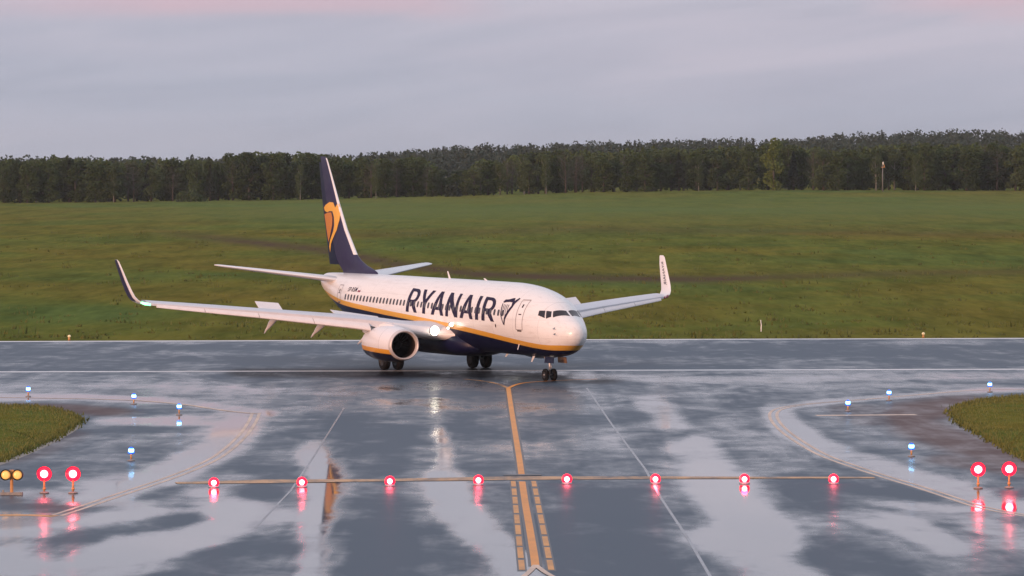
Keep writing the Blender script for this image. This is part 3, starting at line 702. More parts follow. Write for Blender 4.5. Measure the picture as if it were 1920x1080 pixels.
def door(x0, x1, z0, z1, side):
    fr = MB(); w_ = .045
    out = lambda x, z: surf_xz(x, z, .011, side)
    for a_, b_ in (((x0, z0), (x1, z0)), ((x0, z1), (x1, z1)), ((x0, z0), (x0, z1)), ((x1, z0), (x1, z1))):
        n = 10; hz = a_[1] == b_[1]
        rg = []
        for i in range(n+1):
            x = a_[0]+(b_[0]-a_[0])*i/n; z = a_[1]+(b_[1]-a_[1])*i/n
            rg.append([out(x, z-w_/2), out(x, z+w_/2)] if hz else [out(x-w_/2, z), out(x+w_/2, z)])
        fr.loft(rg, cap=False, closed=False)
    o = fr.build('door', M['line'], fus)
    h_ = MB(); v = [out(x, z) for x, z in ((x0-.12, z0-.10), (x1+.12, z0-.10), (x1+.12, z0-.03), (x0-.12, z0-.03))]; h_.add(v, [(0, 1, 2, 3)])
    h_.build('door_sill', M['pane'], o)
    v = [out((x0+x1)/2+a_, (z0+z1)/2+b_) for a_, b_ in ((-.14, 0.), (.14, 0.), (.14, .06), (-.14, .06))]; h2 = MB(); h2.add(v, [(0, 1, 2, 3)]); h2.build('door_handle', M['pane'], o)
    v = [out((x0+x1)/2+a_, z1-.42+b_) for a_, b_ in ((-.07, 0.), (.07, 0.), (.07, .18), (-.07, .18))]; h2 = MB(); h2.add(v, [(0, 1, 2, 3)]); h2.build('door_window', M['pane'], o)
door(4.72, 4.02, 2.86, 4.50, 1); door(5.2, 4.35, 2.86, 4.55, -1)
door(31.0, 30.35, 3.75, 4.75, 1)
def blade_ant(x, y, z, dx, dz, h, mt=None, chord=.3, lean=.3, up=1):
    m_ = MB(); rg = []
    for k in range(4):
        t_ = k/3; c_ = chord*(1-.5*t_); x0 = x+lean*t_; zz = z+up*h*t_
        rg.append([(x0-c_/2, y, zz), (x0, y-.025*(1-.5*t_), zz), (x0+c_/2, y, zz), (x0, y+.025*(1-.5*t_), zz)])
    m_.loft(rg); m_.build('antenna', mt or M['white'], fus)
blade_ant(17.55, 0, 5.42, 0, 0, .42); blade_ant(12.4, 0, 5.41, 0, 0, .12, chord=.4)
blade_ant(5.3, .35, 1.34, 0, 0, .34, up=-1); blade_ant(9.5, 0, 1.31, 0, 0, .2, up=-1)
for (x, z) in ((1.28, 2.70), (1.36, 3.0)):
    q = surf_xz(x, z); m_ = MB(); m_.tube([q+Vector((0, -.02, .06)), q+Vector((0, .10, 0)), q+Vector((-.18, .13, -.02))], [.03, .025, .015], 8); m_.build('pitot_probe', M['metal'], fus)
q = surf_xz(7.0, 3.02); disc_on_skin('static_port', 7.15, 3.0, .12, .2, M['pane'])
q = surf_xz(5.05, 2.02); m_ = MB(); m_.tube([q, q+Vector((-.05, .12, -.30))], [.035, .02], 8); m_.build('drain_mast', M['white'], fus)
# wing-body fairing
b = MB(); rg = []
for x, hw_, zb_, zt_ in ((11.6, .5, 1.5, 1.9), (12.4, 1.3, 1.15, 2.2), (13.4, 1.85, 1.02, 2.55), (15, 2.02, .98, 2.75), (19, 2.05, .98, 2.75), (21.5, 1.95, 1.05, 2.6), (23.5, 1.5, 1.2, 2.2), (25, .7, 1.36, 1.9)):
    rg.append([(x, hw_*math.copysign(abs(math.cos(a_))**.75, math.cos(a_)), (zb_+zt_)/2+(zt_-zb_)/2*math.copysign(abs(math.sin(a_))**.75, math.sin(a_))) for a_ in [2*math.pi*k/40 for k in range(40)]])
b.loft(rg); b.build('belly_fairing', M['navy'], plane, True)

# wings -----------------------------------------------------------------------------
def tk(f, T): return 5*T*(.2969*math.sqrt(max(f, 0))-.126*f-.3516*f*f+.2843*f**3-.1015*f**4)
def section(xle, xte, z, T, f0, f1, n=9, camber=.02, tw=0.):
    c = xte-xle; up_, lo = [], []
    for k in range(n+1):
        f = f0+(f1-f0)*(1-math.cos(math.pi*k/n))/2; t_ = tk(f, T)*c; cz = camber*c*4*f*(1-f)+tw*c*(f-.2)
        up_.append((xle+f*c, z+cz+t_)); lo.append((xle+f*c, z+cz-t_))
    return up_[::-1]+lo[1:] if f0 == 0 else up_[::-1]+lo
WS = [(1.6, 13.25, 21.4, 2.27, .135), (2.4, 14.0, 21.35, 2.32, .135), (3.2, 14.75, 21.3, 2.44, .13), (4.8, 16.05, 21.2, 2.80, .120), (5.8, 16.65, 21.2, 2.96, .115), (11.3, 19.65, 22.6, 3.50, .115), (16.9, 22.55, 24.05, 4.0, .13)]
def wsec(y):
    for a_, b_ in zip(WS[:-1], WS[1:]):
        if y <= b_[0]: t_ = (y-a_[0])/(b_[0]-a_[0]); return [a_[k]+(b_[k]-a_[k])*t_ for k in range(5)]
    return list(WS[-1])
def wing_part(ya, yb, f0, f1, n, dx=0, dz=0, rot=0, pivot=None, grow=1.0, ny=4):
    rg = []
    for i in range(ny+1):
        y, xl_, xt_, z, T = wsec(ya+(yb-ya)*i/ny)
        tw = np.interp(y, [3, 11, 17], [.02, .065, .15]); pts = section(xl_, xt_, z, T*grow, f0, f1, n, .02, tw); c = xt_-xl_
        if rot:
            px_ = xl_+(pivot if pivot is not None else f0)*c; cr, sr = math.cos(rot), math.sin(rot)
            pts = [(px_+(a_-px_)*cr+(b_-z)*sr, z-(a_-px_)*sr+(b_-z)*cr) for a_, b_ in pts]
        rg.append([(a_+dx*c, y, b_+dz*c) for a_, b_ in pts])
    return rg
for s_ in (1, -1):
    side = 'right' if s_ > 0 else 'left'
    def MR(rings): return [[(a_, y*s_, c_) for a_, y, c_ in g] for g in rings]
    b = MB()
    b.loft(MR(wing_part(1.6, 4.8, .05, .76, 9)+wing_part(4.8, 11.3, .05, .76, 9, ny=6)))
    b.loft(MR(wing_part(11.303, 16.9, .05, 1.0, 9, ny=6)))
    wing = b.build('wing', M['wing'], plane, True, sharp=R(40))
    wing['label'] = 'swept wing on the %s of the picture, grey on top' % ('left' if s_ > 0 else 'right')
    # slats (drooped), inboard nose (fixed)
    b = MB(); b.loft(MR(wing_part(1.6, 4.3, 0, .07, 6, grow=1.04))); b.build('wing_root_nose', M['wing_light'], wing, True, sharp=R(40))
    for ya, yb in ((5.55, 8.4), (8.44, 11.2), (11.24, 14.0), (14.04, 16.5)):
        b = MB(); b.loft(MR(wing_part(ya, yb, 0, .13, 6, dx=-.04, dz=-.052, rot=-.30, pivot=.1))); b.build('slat', M['wing_light'], wing, True, sharp=R(40))
    # flaps (extended)
    for ya, yb, rr_ in ((2.05, 4.4, .16), (5.9, 11.2, .12)):
        b = MB(); b.loft(MR(wing_part(ya, yb, .72, .93, 5, dx=.03, dz=-.004, rot=rr_, pivot=.72, grow=.85))); fo = b.build('flap', M['wing'], wing, True, sharp=R(40))
        b = MB(); b.loft(MR(wing_part(ya, yb, .86, 1.0, 4, dx=.045, dz=-.015, rot=.28, pivot=.80, grow=.8))); b.build('flap_segment', M['wing'], fo, True, sharp=R(40))
    # spoilers (raised)
    for ya, yb, L_, h_ in ((9.2, 10.5, .75, .40), (3.45, 6.25, .85, .26)):
        b = MB(); g = []
        for y in (ya, yb):
            _, xl_, xt_, z, T = wsec(y); c = xt_-xl_; fx = .76; x0 = xl_+fx*c-L_*.35; zz = z+.02*c*4*fx*(1-fx)+tk(fx, T)*c+.02+np.interp(y, [3, 11, 17], [.02, .065, .15])*c*(fx-.2)
            g.append([(x0, y, zz), (x0+L_, y, zz+h_), (x0+L_+.02, y, zz+h_-.03), (x0+.04, y, zz-.05)])
        b.loft(MR(g)); b.build('spoiler', M['wing_light'], wing)
    # flap track fairings
    for y in (6.9, 9.6, 4.0):
        _, xl_, xt_, z, T = wsec(y); c = xt_-xl_; b = MB(); g = []
        n = 10; x0 = xl_+.50*c; x1 = xt_+.75
        for k in range(n+1):
            t_ = k/n; x = x0+(x1-x0)*t_; r_ = .03+.20*math.sin(math.pi*min(1, t_*1.15+.02))**.7 if t_ < .85 else .03+.20*math.sin(math.pi*.99)+(1-t_)*.35
            zc_ = z-.16-1.35*max(0, t_-.2)**1.3
            g.append([(x, y+r_*.62*math.cos(a_), zc_+r_*1.1*math.sin(a_)) for a_ in [2*math.pi*j/10 for j in range(10)]])
        b.loft(MR(g)); b.build('flap_fairing', M['wing_light'], wing, True)
    # winglet: blended curve upward, outer face navy
    def wl_ring(y, z, xl_, xt_, T, cant):
        pts = section(xl_, xt_, 0, T, 0, 1, 9, 0); ny_, nz_ = -math.sin(cant), math.cos(cant)
        return [(a_, (y+b_*ny_), z+b_*nz_) for a_, b_ in pts]
    curve = [(16.9, 3.98, 22.55, 24.05, .10, .12), (17.18, 4.03, 22.72, 24.15, .10, .30), (17.42, 4.16, 22.9, 24.28, .10, .65), (17.58, 4.38, 23.1, 24.4, .10, .95), (17.68, 4.7, 23.35, 24.6, .09, 1.15), (17.80, 5.3, 23.85, 24.95, .09, 1.28), (17.92, 6.0, 24.4, 25.3, .08, 1.32), (18.0, 6.42, 24.75, 25.45, .08, 1.35), (18.02, 6.53, 24.98, 25.45, .06, 1.35)]
    g = MR([wl_ring(*q) for q in curve]); b = MB(); n = len(g[0])
    V = [p_ for r_ in g for p_ in r_]; F_in, F_out = [], []
    for i in range(len(g)-1):
        for k in range(n):
            q = (i*n+k, i*n+(k+1) % n, (i+1)*n+(k+1) % n, (i+1)*n+k)
            (F_out if (k >= 12 and i >= 2) else F_in).append(q)
    b.add(V, F_in, 0); off_ = len(b.v); b.f += F_out; b.m += [1]*len(F_out); b.f += [tuple(range(n)), tuple((len(g)-1)*n+k for k in range(n))]; b.m += [0, 0]
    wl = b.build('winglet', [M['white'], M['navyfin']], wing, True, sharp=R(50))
    # lettering running up the inner face
    V, Fs = text_shape('RYANAIR', .42); mx = max(q[0] for q in V); out = []
    for a_, b_ in V:
        t_ = a_/mx; z = 6.15-t_*1.45; y = np.interp(z, [4.38, 4.7, 5.3, 6.0, 6.42], [17.58, 17.68, 17.80, 17.92, 18.0])
        xl_ = np.interp(z, [4.38, 4.7, 5.3, 6.0, 6.42], [23.1, 23.35, 23.85, 24.4, 24.75]); xt_ = np.interp(z, [4.38, 4.7, 5.3, 6.0, 6.42], [24.4, 24.6, 24.95, 25.3, 25.45])
        xc = xl_+(xt_-xl_)*.45; h_ = np.interp(z, [4.4, 6.2], [.40, .24])
        out.append((xc+(b_/.30-.5)*h_, (y-tk(.4, .09)*(xt_-xl_)*1.0-.012)*s_, z))
    mesh('winglet_lettering', out, Fs, M['navy'], wl)
    b = MB(); b.tube([(22.62, 16.8*s_, 3.95), (22.75, 17.12*s_, 4.0), (22.9, 17.3*s_, 4.08)], [.07, .08, .06], 10); b.build('navigation_light', M['green'] if s_ > 0 else M['red'], wing, True)

    # engine ------------------------------------------------------------------------
    ey, ez, ex = 4.83, 1.72, 13.05
    def oring(x, r_, flat=.0, n=44, dz=0):
        out = []
        for k in range(n):
            a_ = 2*math.pi*k/n; c_, q_ = math.cos(a_), math.sin(a_)
            out.append((ex+x, (ey+r_*1.03*c_)*s_, ez+dz+(r_*q_ if q_ > 0 else r_*(1-flat)*q_)))
        return out
    b = MB(); b.loft([oring(x, r_, fl_) for x, r_, fl_ in ((.22, .925, .06), (.6, 1.00, .07), (1.2, 1.06, .08), (2.0, 1.09, .07), (2.9, 1.06, .05), (3.6, .98, .03), (4.3, .86, 0), (4.32, .80, 0), (3.9, .80, 0))], cap=False)
    eng = b.build('engine', None or M['white'], plane, True, sharp=R(45))
    def nac():
        m = bpy.data.materials.new('nacelle_livery'); m.use_nodes = True; t = m.node_tree; bb = t.nodes['Principled BSDF']
        tcn = t.nodes.new('ShaderNodeTexCoord'); sp = t.nodes.new('ShaderNodeSeparateXYZ'); t.links.new(tcn.outputs['Object'], sp.inputs[0])
        zz = math_(t, 'SUBTRACT', sp.outputs[2], math_(t, 'MULTIPLY', math_(t, 'SUBTRACT', sp.outputs[0], ex), .035))
        c = mixc(t, math_(t, 'GREATER_THAN', zz, 1.20), NAVY, (.76, .37, .045)); c = mixc(t, math_(t, 'GREATER_THAN', zz, 1.47), c, (.80, .78, .77))
        jl = math_(t, 'LESS_THAN', math_(t, 'ABSOLUTE', math_(t, 'SUBTRACT', sp.outputs[0], ex+1.35)), .015); c = mixc(t, math_(t, 'MULTIPLY', jl, .6), c, (.25, .22, .22))
        t.links.new(c, bb.inputs['Base Color']); bb.inputs['Roughness'].default_value = .3; bb.inputs['Coat Weight'].default_value = .3
        return m
    if 'nac' not in M: M['nac'] = nac()
    eng.data.materials[0] = M['nac']
    b = MB(); b.loft([oring(x, r_, fl_) for x, r_, fl_ in ((.22, .925, .06), (.08, .885, .06), (.0, .835, .05), (.0, .80, .04), (.10, .755, .03), (.25, .73, .02))], cap=False); b.build('inlet_lip', M['lip'], eng, True)
    b = MB(); b.loft([oring(x, r_, fl_) for x, r_, fl_ in ((.25, .73, .02), (.6, .745, .01), (1.1, .77, 0), (1.5, .775, 0))], cap=False); b.build('inlet_duct', M['duct'], eng, True)
    b = MB(); b.loft([oring(1.35, .775, 0), oring(1.36, .1, 0)], cap=False); fan_back = b.build('fan_disc', M['duct'], eng)
    b = MB()
    for k in range(24):
        a_ = 2*math.pi*k/24; g = []
        for r_ in (.22, .45, .76):
            tw = .9-.6*r_; da = .11
            g.append([(ex+1.05-.08*math.cos(tw), (ey+r_*math.cos(a_-da))*s_, ez+r_*math.sin(a_-da)), (ex+1.25, (ey+r_*math.cos(a_+da))*s_, ez+r_*math.sin(a_+da)), (ex+1.26, (ey+r_*math.cos(a_+da-.01))*s_, ez+r_*math.sin(a_+da-.01)), (ex+1.06-.08*math.cos(tw), (ey+r_*math.cos(a_-da+.01))*s_, ez+r_*math.sin(a_-da+.01))])
        b.loft(g)
    b.build('fan', M['fan'], eng, False)
    b = MB(); b.loft([oring(x, r_) for x, r_ in ((.72, .01), (.8, .10), (.95, .18), (1.1, .23), (1.3, .25))]); b.build('spinner', M['fan'], eng, True)
    b = MB(); b.loft([oring(x, r_, 0, 32) for x, r_ in ((3.7, .62), (4.6, .56), (5.2, .42), (5.21, .36), (5.9, .05))]); b.build('exhaust_nozzle', M['metal'], eng, True)
    b = MB(); g = []
    for x, hw_, z0, z1 in ((ex+1.3, .02, 2.72, 2.78), (ex+1.8, .14, 2.60, 2.86), (ex+2.8, .20, 2.55, 2.9), (ex+4.2, .20, 2.15, 2.7), (ex+5.4, .16, 2.2, 2.55), (ex+6.2, .03, 2.30, 2.45)):
        g.append([(x, (ey-hw_)*s_, z0), (x, (ey+hw_)*s_, z0), (x, (ey+hw_*.8)*s_, z1), (x, (ey-hw_*.8)*s_, z1)])
    b.loft(g); b.build('pylon', M['white'], eng, True, sharp=R(50))

    # horizontal tail ---------------------------------------------------------------
    def hs(t_, f0, f1, n, flip=1):
        y = .45+(7.17-.45)*t_; xl_ = 32.1+(36.35-32.1)*t_; xt_ = 36.3+(37.75-36.3)*t_; z = 4.98+.90*t_
        return [(a_, y*s_, b_) for a_, b_ in section(xl_, xt_, z, .10, f0, f1, n, 0, .05)]
    b = MB(); b.loft([hs(k/4, 0, .72, 9) for k in range(5)]+[[(a_+.12, y+.10*s_, (c_-5.88)*.5+5.9) for a_, y, c_ in hs(1, 0, .72, 9)]]); st = b.build('horizontal_stabilizer', M['white'], plane, True, sharp=R(45))
    b = MB(); b.loft([hs(.08+.9*k/4, .735, 1.0, 5) for k in range(5)]); b.build('elevator', M['wing'], st, True, sharp=R(45))

    # main gear ---------------------------------------------------------------------
    gy, gx = 2.86*s_, 19.6
    b = MB(); b.tube([(gx, gy, .56), (gx+.03, gy-.03*s_, 1.3), (gx+.05, gy-.05*s_, 2.3)], [.10, .11, .15], 14); b.tube([(gx, gy-.55, .56), (gx, gy+.55, .56)], .07, 12)
    b.tube([(gx+.1, gy-.1*s_, 1.3), (gx+.1, gy-1.2*s_, 1.9)], .06, 8); b.tube([(gx-.15, gy, .75), (gx-.32, gy, 1.05), (gx-.1, gy, 1.35)], .04, 8)
    mg = b.build('main_gear', M['metal'], plane, True)
    b = MB(); b.box((gx+.05, gy+.22*s_, 1.75), (1.0, .04, .9)); b.build('gear_door', M['navy'], mg)
    def wheel(x, y, r_, wd, parent):
        b = MB(); pr = [(-wd*.5, r_*.55), (-wd*.5, r_*.80), (-wd*.42, r_*.94), (-wd*.25, r_*.99), (0, r_), (wd*.25, r_*.99), (wd*.42, r_*.94), (wd*.5, r_*.80), (wd*.5, r_*.55)]
        b.loft([[(x+rr_*math.cos(2*math.pi*k/36), y+a_, r_+rr_*math.sin(2*math.pi*k/36)) for k in range(36)] for a_, rr_ in pr], cap=False)
        ty = b.build('tyre', M['tyre'], parent, True)
        b = MB(); pr = [(-wd*.5, r_*.55), (-wd*.42, r_*.50), (-wd*.30, r_*.30), (-wd*.42, r_*.16), (-wd*.42, .01), (wd*.42, .01), (wd*.42, r_*.16), (wd*.30, r_*.30), (wd*.42, r_*.50), (wd*.5, r_*.55)]
        b.loft([[(x+rr_*math.cos(2*math.pi*k/28), y+a_, r_+rr_*math.sin(2*math.pi*k/28)) for k in range(28)] for a_, rr_ in pr], cap=False)
        b.build('rim', M['rim'], ty, True)
    for q in (-.43, .43): wheel(gx, gy+q, .565, .40, mg)
# fin -------------------------------------------------------------------------------
FS = [(5.25, 28.2, 35.75, .045), (5.55, 28.35, 35.85, .05), (5.72, 28.95, 35.95, .055), (5.95, 30.0, 36.05, .065), (6.25, 30.95, 36.15, .08), (6.6, 31.65, 36.25, .09), (8.15, 33.25, 36.75, .10), (9.8, 34.52, 37.25, .10), (11.2, 35.5, 37.6, .095), (12.4, 36.38, 37.86, .09), (12.66, 36.62, 37.9, .085), (12.76, 36.9, 37.88, .06)]
def fin_rings(f0, f1, n, zmin=0, zmax=99, grow=1.0, ex_=0.):
    out = []
    for z, xl_, xt_, T in FS:
        if z < zmin or z > zmax: continue
        out.append([(a_-ex_, b_, z) for a_, b_ in section(xl_, xt_, 0, T*grow, f0, f1, n, 0)])
    return out
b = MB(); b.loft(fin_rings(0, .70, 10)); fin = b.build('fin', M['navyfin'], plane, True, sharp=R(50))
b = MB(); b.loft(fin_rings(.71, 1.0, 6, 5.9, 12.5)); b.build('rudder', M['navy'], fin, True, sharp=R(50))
b = MB(); b.loft(fin_rings(0, .055, 6, 6.5, 12.7, 1.10, .03)); b.build('leading_edge', M['white'], fin, True, sharp=R(60))
# harp emblem on the fin (traced as real positions in the fin plane)
CY, SY = math.cos(YAW), math.sin(YAW)
def fin_pt(px, row, off=.03):
    # meet the sight line with the fin's centre plane, then step out to its skin
    o_ = Vector((0, 0, CH)); t_ = Vector(((px-960)/F, 1, -(row-HR)/F)); side_dir = Vector((SY, -CY, 0)); p0 = Vector((PX0, PY0, 0))
    yoff = .16
    for _ in range(3):
        k = ((p0+side_dir*yoff)-o_).dot(side_dir)/t_.dot(side_dir); wpt = o_+t_*k
        xl = -(wpt-p0).dot(Vector((CY, SY, 0))); z = wpt.z
        a_ = np.interp(z, [q[0] for q in FS], [q[1] for q in FS]); c_ = np.interp(z, [q[0] for q in FS], [q[2] for q in FS])-a_
        T = np.interp(z, [q[0] for q in FS], [q[3] for q in FS]); yoff = tk(min(1, max(0, (xl-a_)/c_)), T)*c_+off*.5
    return xl, z
def fin_map(x, z):
    a_ = np.interp(z, [q[0] for q in FS], [q[1] for q in FS]); c_ = np.interp(z, [q[0] for q in FS], [q[2] for q in FS])-a_
    T = np.interp(z, [q[0] for q in FS], [q[3] for q in FS]); return Vector((x, tk(min(1, max(0, (x-a_)/c_)), T)*c_+.02, z))
zz = lambda P_: [fin_pt(560+u/4.5, 280+v/4.5) for u, v in P_]
wrap('harp_emblem', [[zz([(213, 492), (228, 468), (262, 445), (292, 448), (300, 470), (308, 492), (322, 462), (340, 458), (347, 480), (340, 510), (348, 550), (344, 600), (322, 680), (290, 750), (272, 800), (266, 868), (258, 820), (264, 770), (292, 690), (300, 640), (298, 570), (285, 522), (262, 522), (240, 530), (222, 520)])]], fin_map, M['yellow'], fin, .2)
wrap('harp_emblem', [[zz([(218, 548), (245, 534), (276, 532), (286, 575), (284, 640), (262, 745), (252, 780), (236, 680)])]], lambda x, z: fin_map(x, z)+Vector((0, .004, 0)), M['orange'], fin, .2)
b = MB(); b.tube([(36.4, 0, 4.86), (36.65, 0, 4.9), (36.85, 0, 4.92)], [.16, .13, .05], 12); b.build('exhaust_port', M['metal'], fus, True)
# nose gear -------------------------------------------------------------------------
gx = 4.01
b = MB(); b.tube([(gx, 0, .345), (gx-.02, 0, .8), (gx-.05, 0, 1.5)], [.06, .065, .09], 12); b.tube([(gx, -.36, .345), (gx, .36, .345)], .045, 10)
b.tube([(gx-.02, 0, .62), (gx-.25, 0, .78), (gx-.1, 0, 1.0)], .03, 8); b.tube([(gx+.1, -.12, 1.1), (gx+.6, -.14, 1.5)], .035, 8); b.tube([(gx+.1, .12, 1.1), (gx+.6, .14, 1.5)], .035, 8)
ng = b.build('nose_gear', M['metal'], plane, True)
for q in (-.25, .25): wheel(gx, q, .345, .19, ng)
b = MB(); b.tube([(gx-.18, 0, 1.14), (gx-.24, 0, 1.14)], [.10, .10], 16); b.build('taxi_light', M['taxi'], ng, True)
for s_ in (1, -1):
    b = MB(); b.box((gx-.80, .40*s_, 1.20), (1.1, .035, .34), Matrix.Rotation(R(8*s_), 3, 'X')); b.build('gear_door', M['brown'] if s_ < 0 else M['navy'], ng)
# landing lights in the wing roots
for s_ in (1, -1):
    for (x, y, z, r_) in ((14.02, 2.55, 2.50, .28), (13.03, 1.93, 2.88, .14), (13.36, 2.0, 2.66, .09)):
        b = MB(); b.tube([(x+.12, y*s_, z), (x-.05, y*s_, z)], r_*1.08, 18, cap=False); can = b.build('landing_light', M['metal'], plane, True)
        b = MB(); b.tube([(x-.03, y*s_, z), (x-.045, y*s_, z)], [r_, r_*.9], 18); b.build('lamp_face', M['landing' if r_ > .2 else 'landing_small'], can, True)

# ------------------------------------------------------------------ airfield lights
def lens(b, x, y, z, r_in, r_out, m0, m1):
    n = 24     # facing the approaching traffic (-Y): bright centre, coloured glass ring round it
    pr = [(-.055, .001, m0), (-.05, r_in, m0), (-.045, r_in*1.02, m1), (-.02, r_out, m1), (0.03, r_out, m1)]
    for (d0, r0, _), (d1, r1, mm) in zip(pr[:-1], pr[1:]):
        b.loft([[(x+r0*math.cos(2*math.pi*k/n), y+d0, z+r0*math.sin(2*math.pi*k/n)) for k in range(n)], [(x+r1*math.cos(2*math.pi*k/n), y+d1, z+r1*math.sin(2*math.pi*k/n)) for k in range(n)]], cap=False, m=mm)
RL = None
def glow(o, z, W_):                        # the light the red lamp throws on the wet pavement in front of it
    global RL
    if RL is None: RL = bpy.data.lights.new('red_lamp', 'POINT'); RL.energy = 9; RL.color = (1, .03, .08); RL.shadow_soft_size = .12
    l = bpy.data.objects.new('lamp_light', RL); C.objects.link(l); l.parent = o; l.location = (0, -.32, z)
# stop bar lights
def stop_light():
    root = empty('stop_bar_light', (0, 0, 0))
    b = MB(); b.loft([[(r_*math.cos(2*math.pi*k/20), r_*math.sin(2*math.pi*k/20), z) for k in range(20)] for r_, z in ((.20, .004), (.19, .03), (.13, .055), (.10, .06))]); b.build('base', M['metal'], root, True)
    b = MB(); b.tube([(0, .02, .17), (0, .12, .17)], [.155, .11], 20); b.tube([(0, .06, .05), (0, .06, .12)], .04, 8); b.build('housing', M['black'], root, True)
    b = MB(); lens(b, 0, 0, .17, .095, .19, 0, 1); b.build('lens', [M['redcore'], M['redring']], root, True)
    return root
p0_ = stop_light(); names = ['leftmost red light of the stop bar, on the orange holding line near the left curve', 'second red stop bar light from the left, beside the pale puddle', 'third red stop bar light from the left, between puddle and tail-logo reflection', 'fourth red stop bar light, just left of the yellow centre line', 'fifth red stop bar light, just right of the yellow centre line', 'sixth red stop bar light, on the pale pavement joint', 'seventh red stop bar light, in the big pale puddle right of centre', 'rightmost red light of the stop bar, nearest the right curved edge line']
spots = [(401, 905), (566, 904), (731, 902), (897, 900), (1063, 898), (1229, 898), (1396, 898), (1563, 898)]
for i, (a_, r_) in enumerate(spots):
    X, Y = g2(a_, r_+9)
    o = p0_ if i == 0 else dup(p0_, (0, 0, 0)); o.location = (X, Y, 0); o.rotation_euler = (0, 0, math.atan2(X, Y)*-1)
    tag(o, names[i], 'stop bar light', 'red stop bar lights across the taxiway')
    if i == 0: glow(o, .26, 5)
# elevated red guard lights
def tall_light(nm, lensmats, r_in, r_out, h, post_m):
    root = empty(nm, (0, 0, 0))
    b = MB(); b.loft([[(r_*math.cos(2*math.pi*k/16), r_*math.sin(2*math.pi*k/16), z) for k in range(16)] for r_, z in ((.17, .004), (.16, .04), (.05, .07))]); b.build('base', M['concrete'], root, True)
    b = MB(); b.tube([(0, 0, .05), (0, 0, h-r_out*.8)], .035, 10); b.tube([(0, 0, .12), (0, 0, .2)], .055, 10); b.build('post', post_m, root, True)
    b = MB(); b.tube([(0, .03, h), (0, .14, h), (0, .22, h)], [r_out*1.03, r_out*.9, r_out*.4], 20)
    g = []
    for y in (-.14, .03): g.append([(r_out*1.06*math.cos(R(a_)), y, h+r_out*1.06*math.sin(R(a_))) for a_ in range(10, 171, 16)])
    b.loft(g, cap=False, closed=False); b.build('housing', M['black'], root, True)
    b = MB(); lens(b, 0, 0, h, r_in, r_out, 0, 1); b.build('lens', lensmats, root, True)
    return root
t0 = tall_light('elevated_stop_light', [M['redcore'], M['redring']], .135, .26, .68, M['post'])
for i, (a_, r_, lb) in enumerate([(83, 925, 'elevated red light standing just right of the amber twin lamp'), (137, 925, 'elevated red light at left, nearer the curved taxiway edge line'), (1834, 916, 'elevated red light at right, the inner one of its pair'), (1892, 915, 'elevated red light at right, nearest the right picture edge')]):
    X, Y = g2(a_, r_); o = t0 if i == 0 else dup(t0, (0, 0, 0)); o.location = (X, Y, 0); tag(o, lb, 'stop light', 'elevated red stop lights')
    if i == 0: glow(o, .66, 12)
# amber twin lamp
root = empty('guard_light', (*g2(22, 928), 0)); tag(root, 'yellow post with two round amber lamps side by side, at the left picture edge', 'guard light')
b = MB(); b.box((0, 0, .05), (.75, .30, .09)); b.box((-.3, 0, .12), (.06, .1, .1)); b.build('base', M['concrete'], root)
b = MB(); b.tube([(0, 0, .09), (0, 0, .72)], .055, 12); b.box((0, .02, .70), (.16, .10, .34)); b.build('post', M['post'], root)
for q in (-.205, .205):
    b = MB(); b.tube([(q, -.02, .70), (q, .10, .70), (q, .18, .70)], [.195, .19, .10], 24); b.tube([(q, -.14, .70), (q, -.02, .70)], .19, 24, cap=False); hs_ = b.build('housing', M['black'], root, True)
    b = MB(); b.tube([(q, -.06, .70), (q, -.10, .70)], [.155, .10], 24); b.build('lens', M['amber'], hs_, True)
# blue taxiway edge lights
def blue_light():
    root = empty('taxiway_edge_light', (0, 0, 0))
    b = MB(); b.loft([[(r_*math.cos(2*math.pi*k/16), r_*math.sin(2*math.pi*k/16), z) for k in range(16)] for r_, z in ((.15, .004), (.14, .035), (.05, .06))]); b.build('base', M['concrete'], root, True)
    b = MB(); b.tube([(0, 0, .05), (0, 0, .26)], [.03, .045], 10); b.build('post', M['post'], root, True)
    b = MB(); b.loft([[(r_*math.cos(2*math.pi*k/20), r_*math.sin(2*math.pi*k/20), z) for k in range(20)] for r_, z in ((.06, .27), (.13, .30), (.135, .335))], cap=False); b.build('glass', M['bluering'], root, True)
    b = MB(); b.loft([[(r_*math.cos(2*math.pi*k/20), r_*math.sin(2*math.pi*k/20), z) for k in range(20)] for r_, z in ((.10, .475), (.08, .52), (.02, .545))]); b.build('cap', M['bluering'], root, True)
    b = MB(); b.loft([[(r_*math.cos(2*math.pi*k/20), r_*math.sin(2*math.pi*k/20), z) for k in range(20)] for r_, z in ((.085, .335), (.105, .37), (.11, .41), (.10, .475))]); b.build('lamp', M['bluecore'], root, True)
    return root
bl = blue_light()
for i, (a_, r_, lb) in enumerate([(53, 744, 'blue edge light at far left, above the left grass island'), (251, 758, 'blue edge light on the brown shoulder, middle of the left back row'), (336, 778, 'blue edge light mirrored in the puddle at the tip of the left shoulder'), (246, 864, 'blue edge light standing alone in the left foreground near the curved line'), (1590, 771, 'blue edge light just above the short cream shoulder stripe'), (1667, 751, 'blue edge light behind the short cream shoulder stripe'), (1856, 735, 'blue edge light behind the right grass island'), (1709, 856, 'blue edge light alone on the wet shoulder at right, nearest the camera')]):
    X, Y = g2(a_, r_); o = bl if i == 0 else dup(bl, (0, 0, 0)); o.location = (X, Y, 0)
    s_ = 1.0; tag(o, lb, 'edge light', 'blue taxiway edge lights')
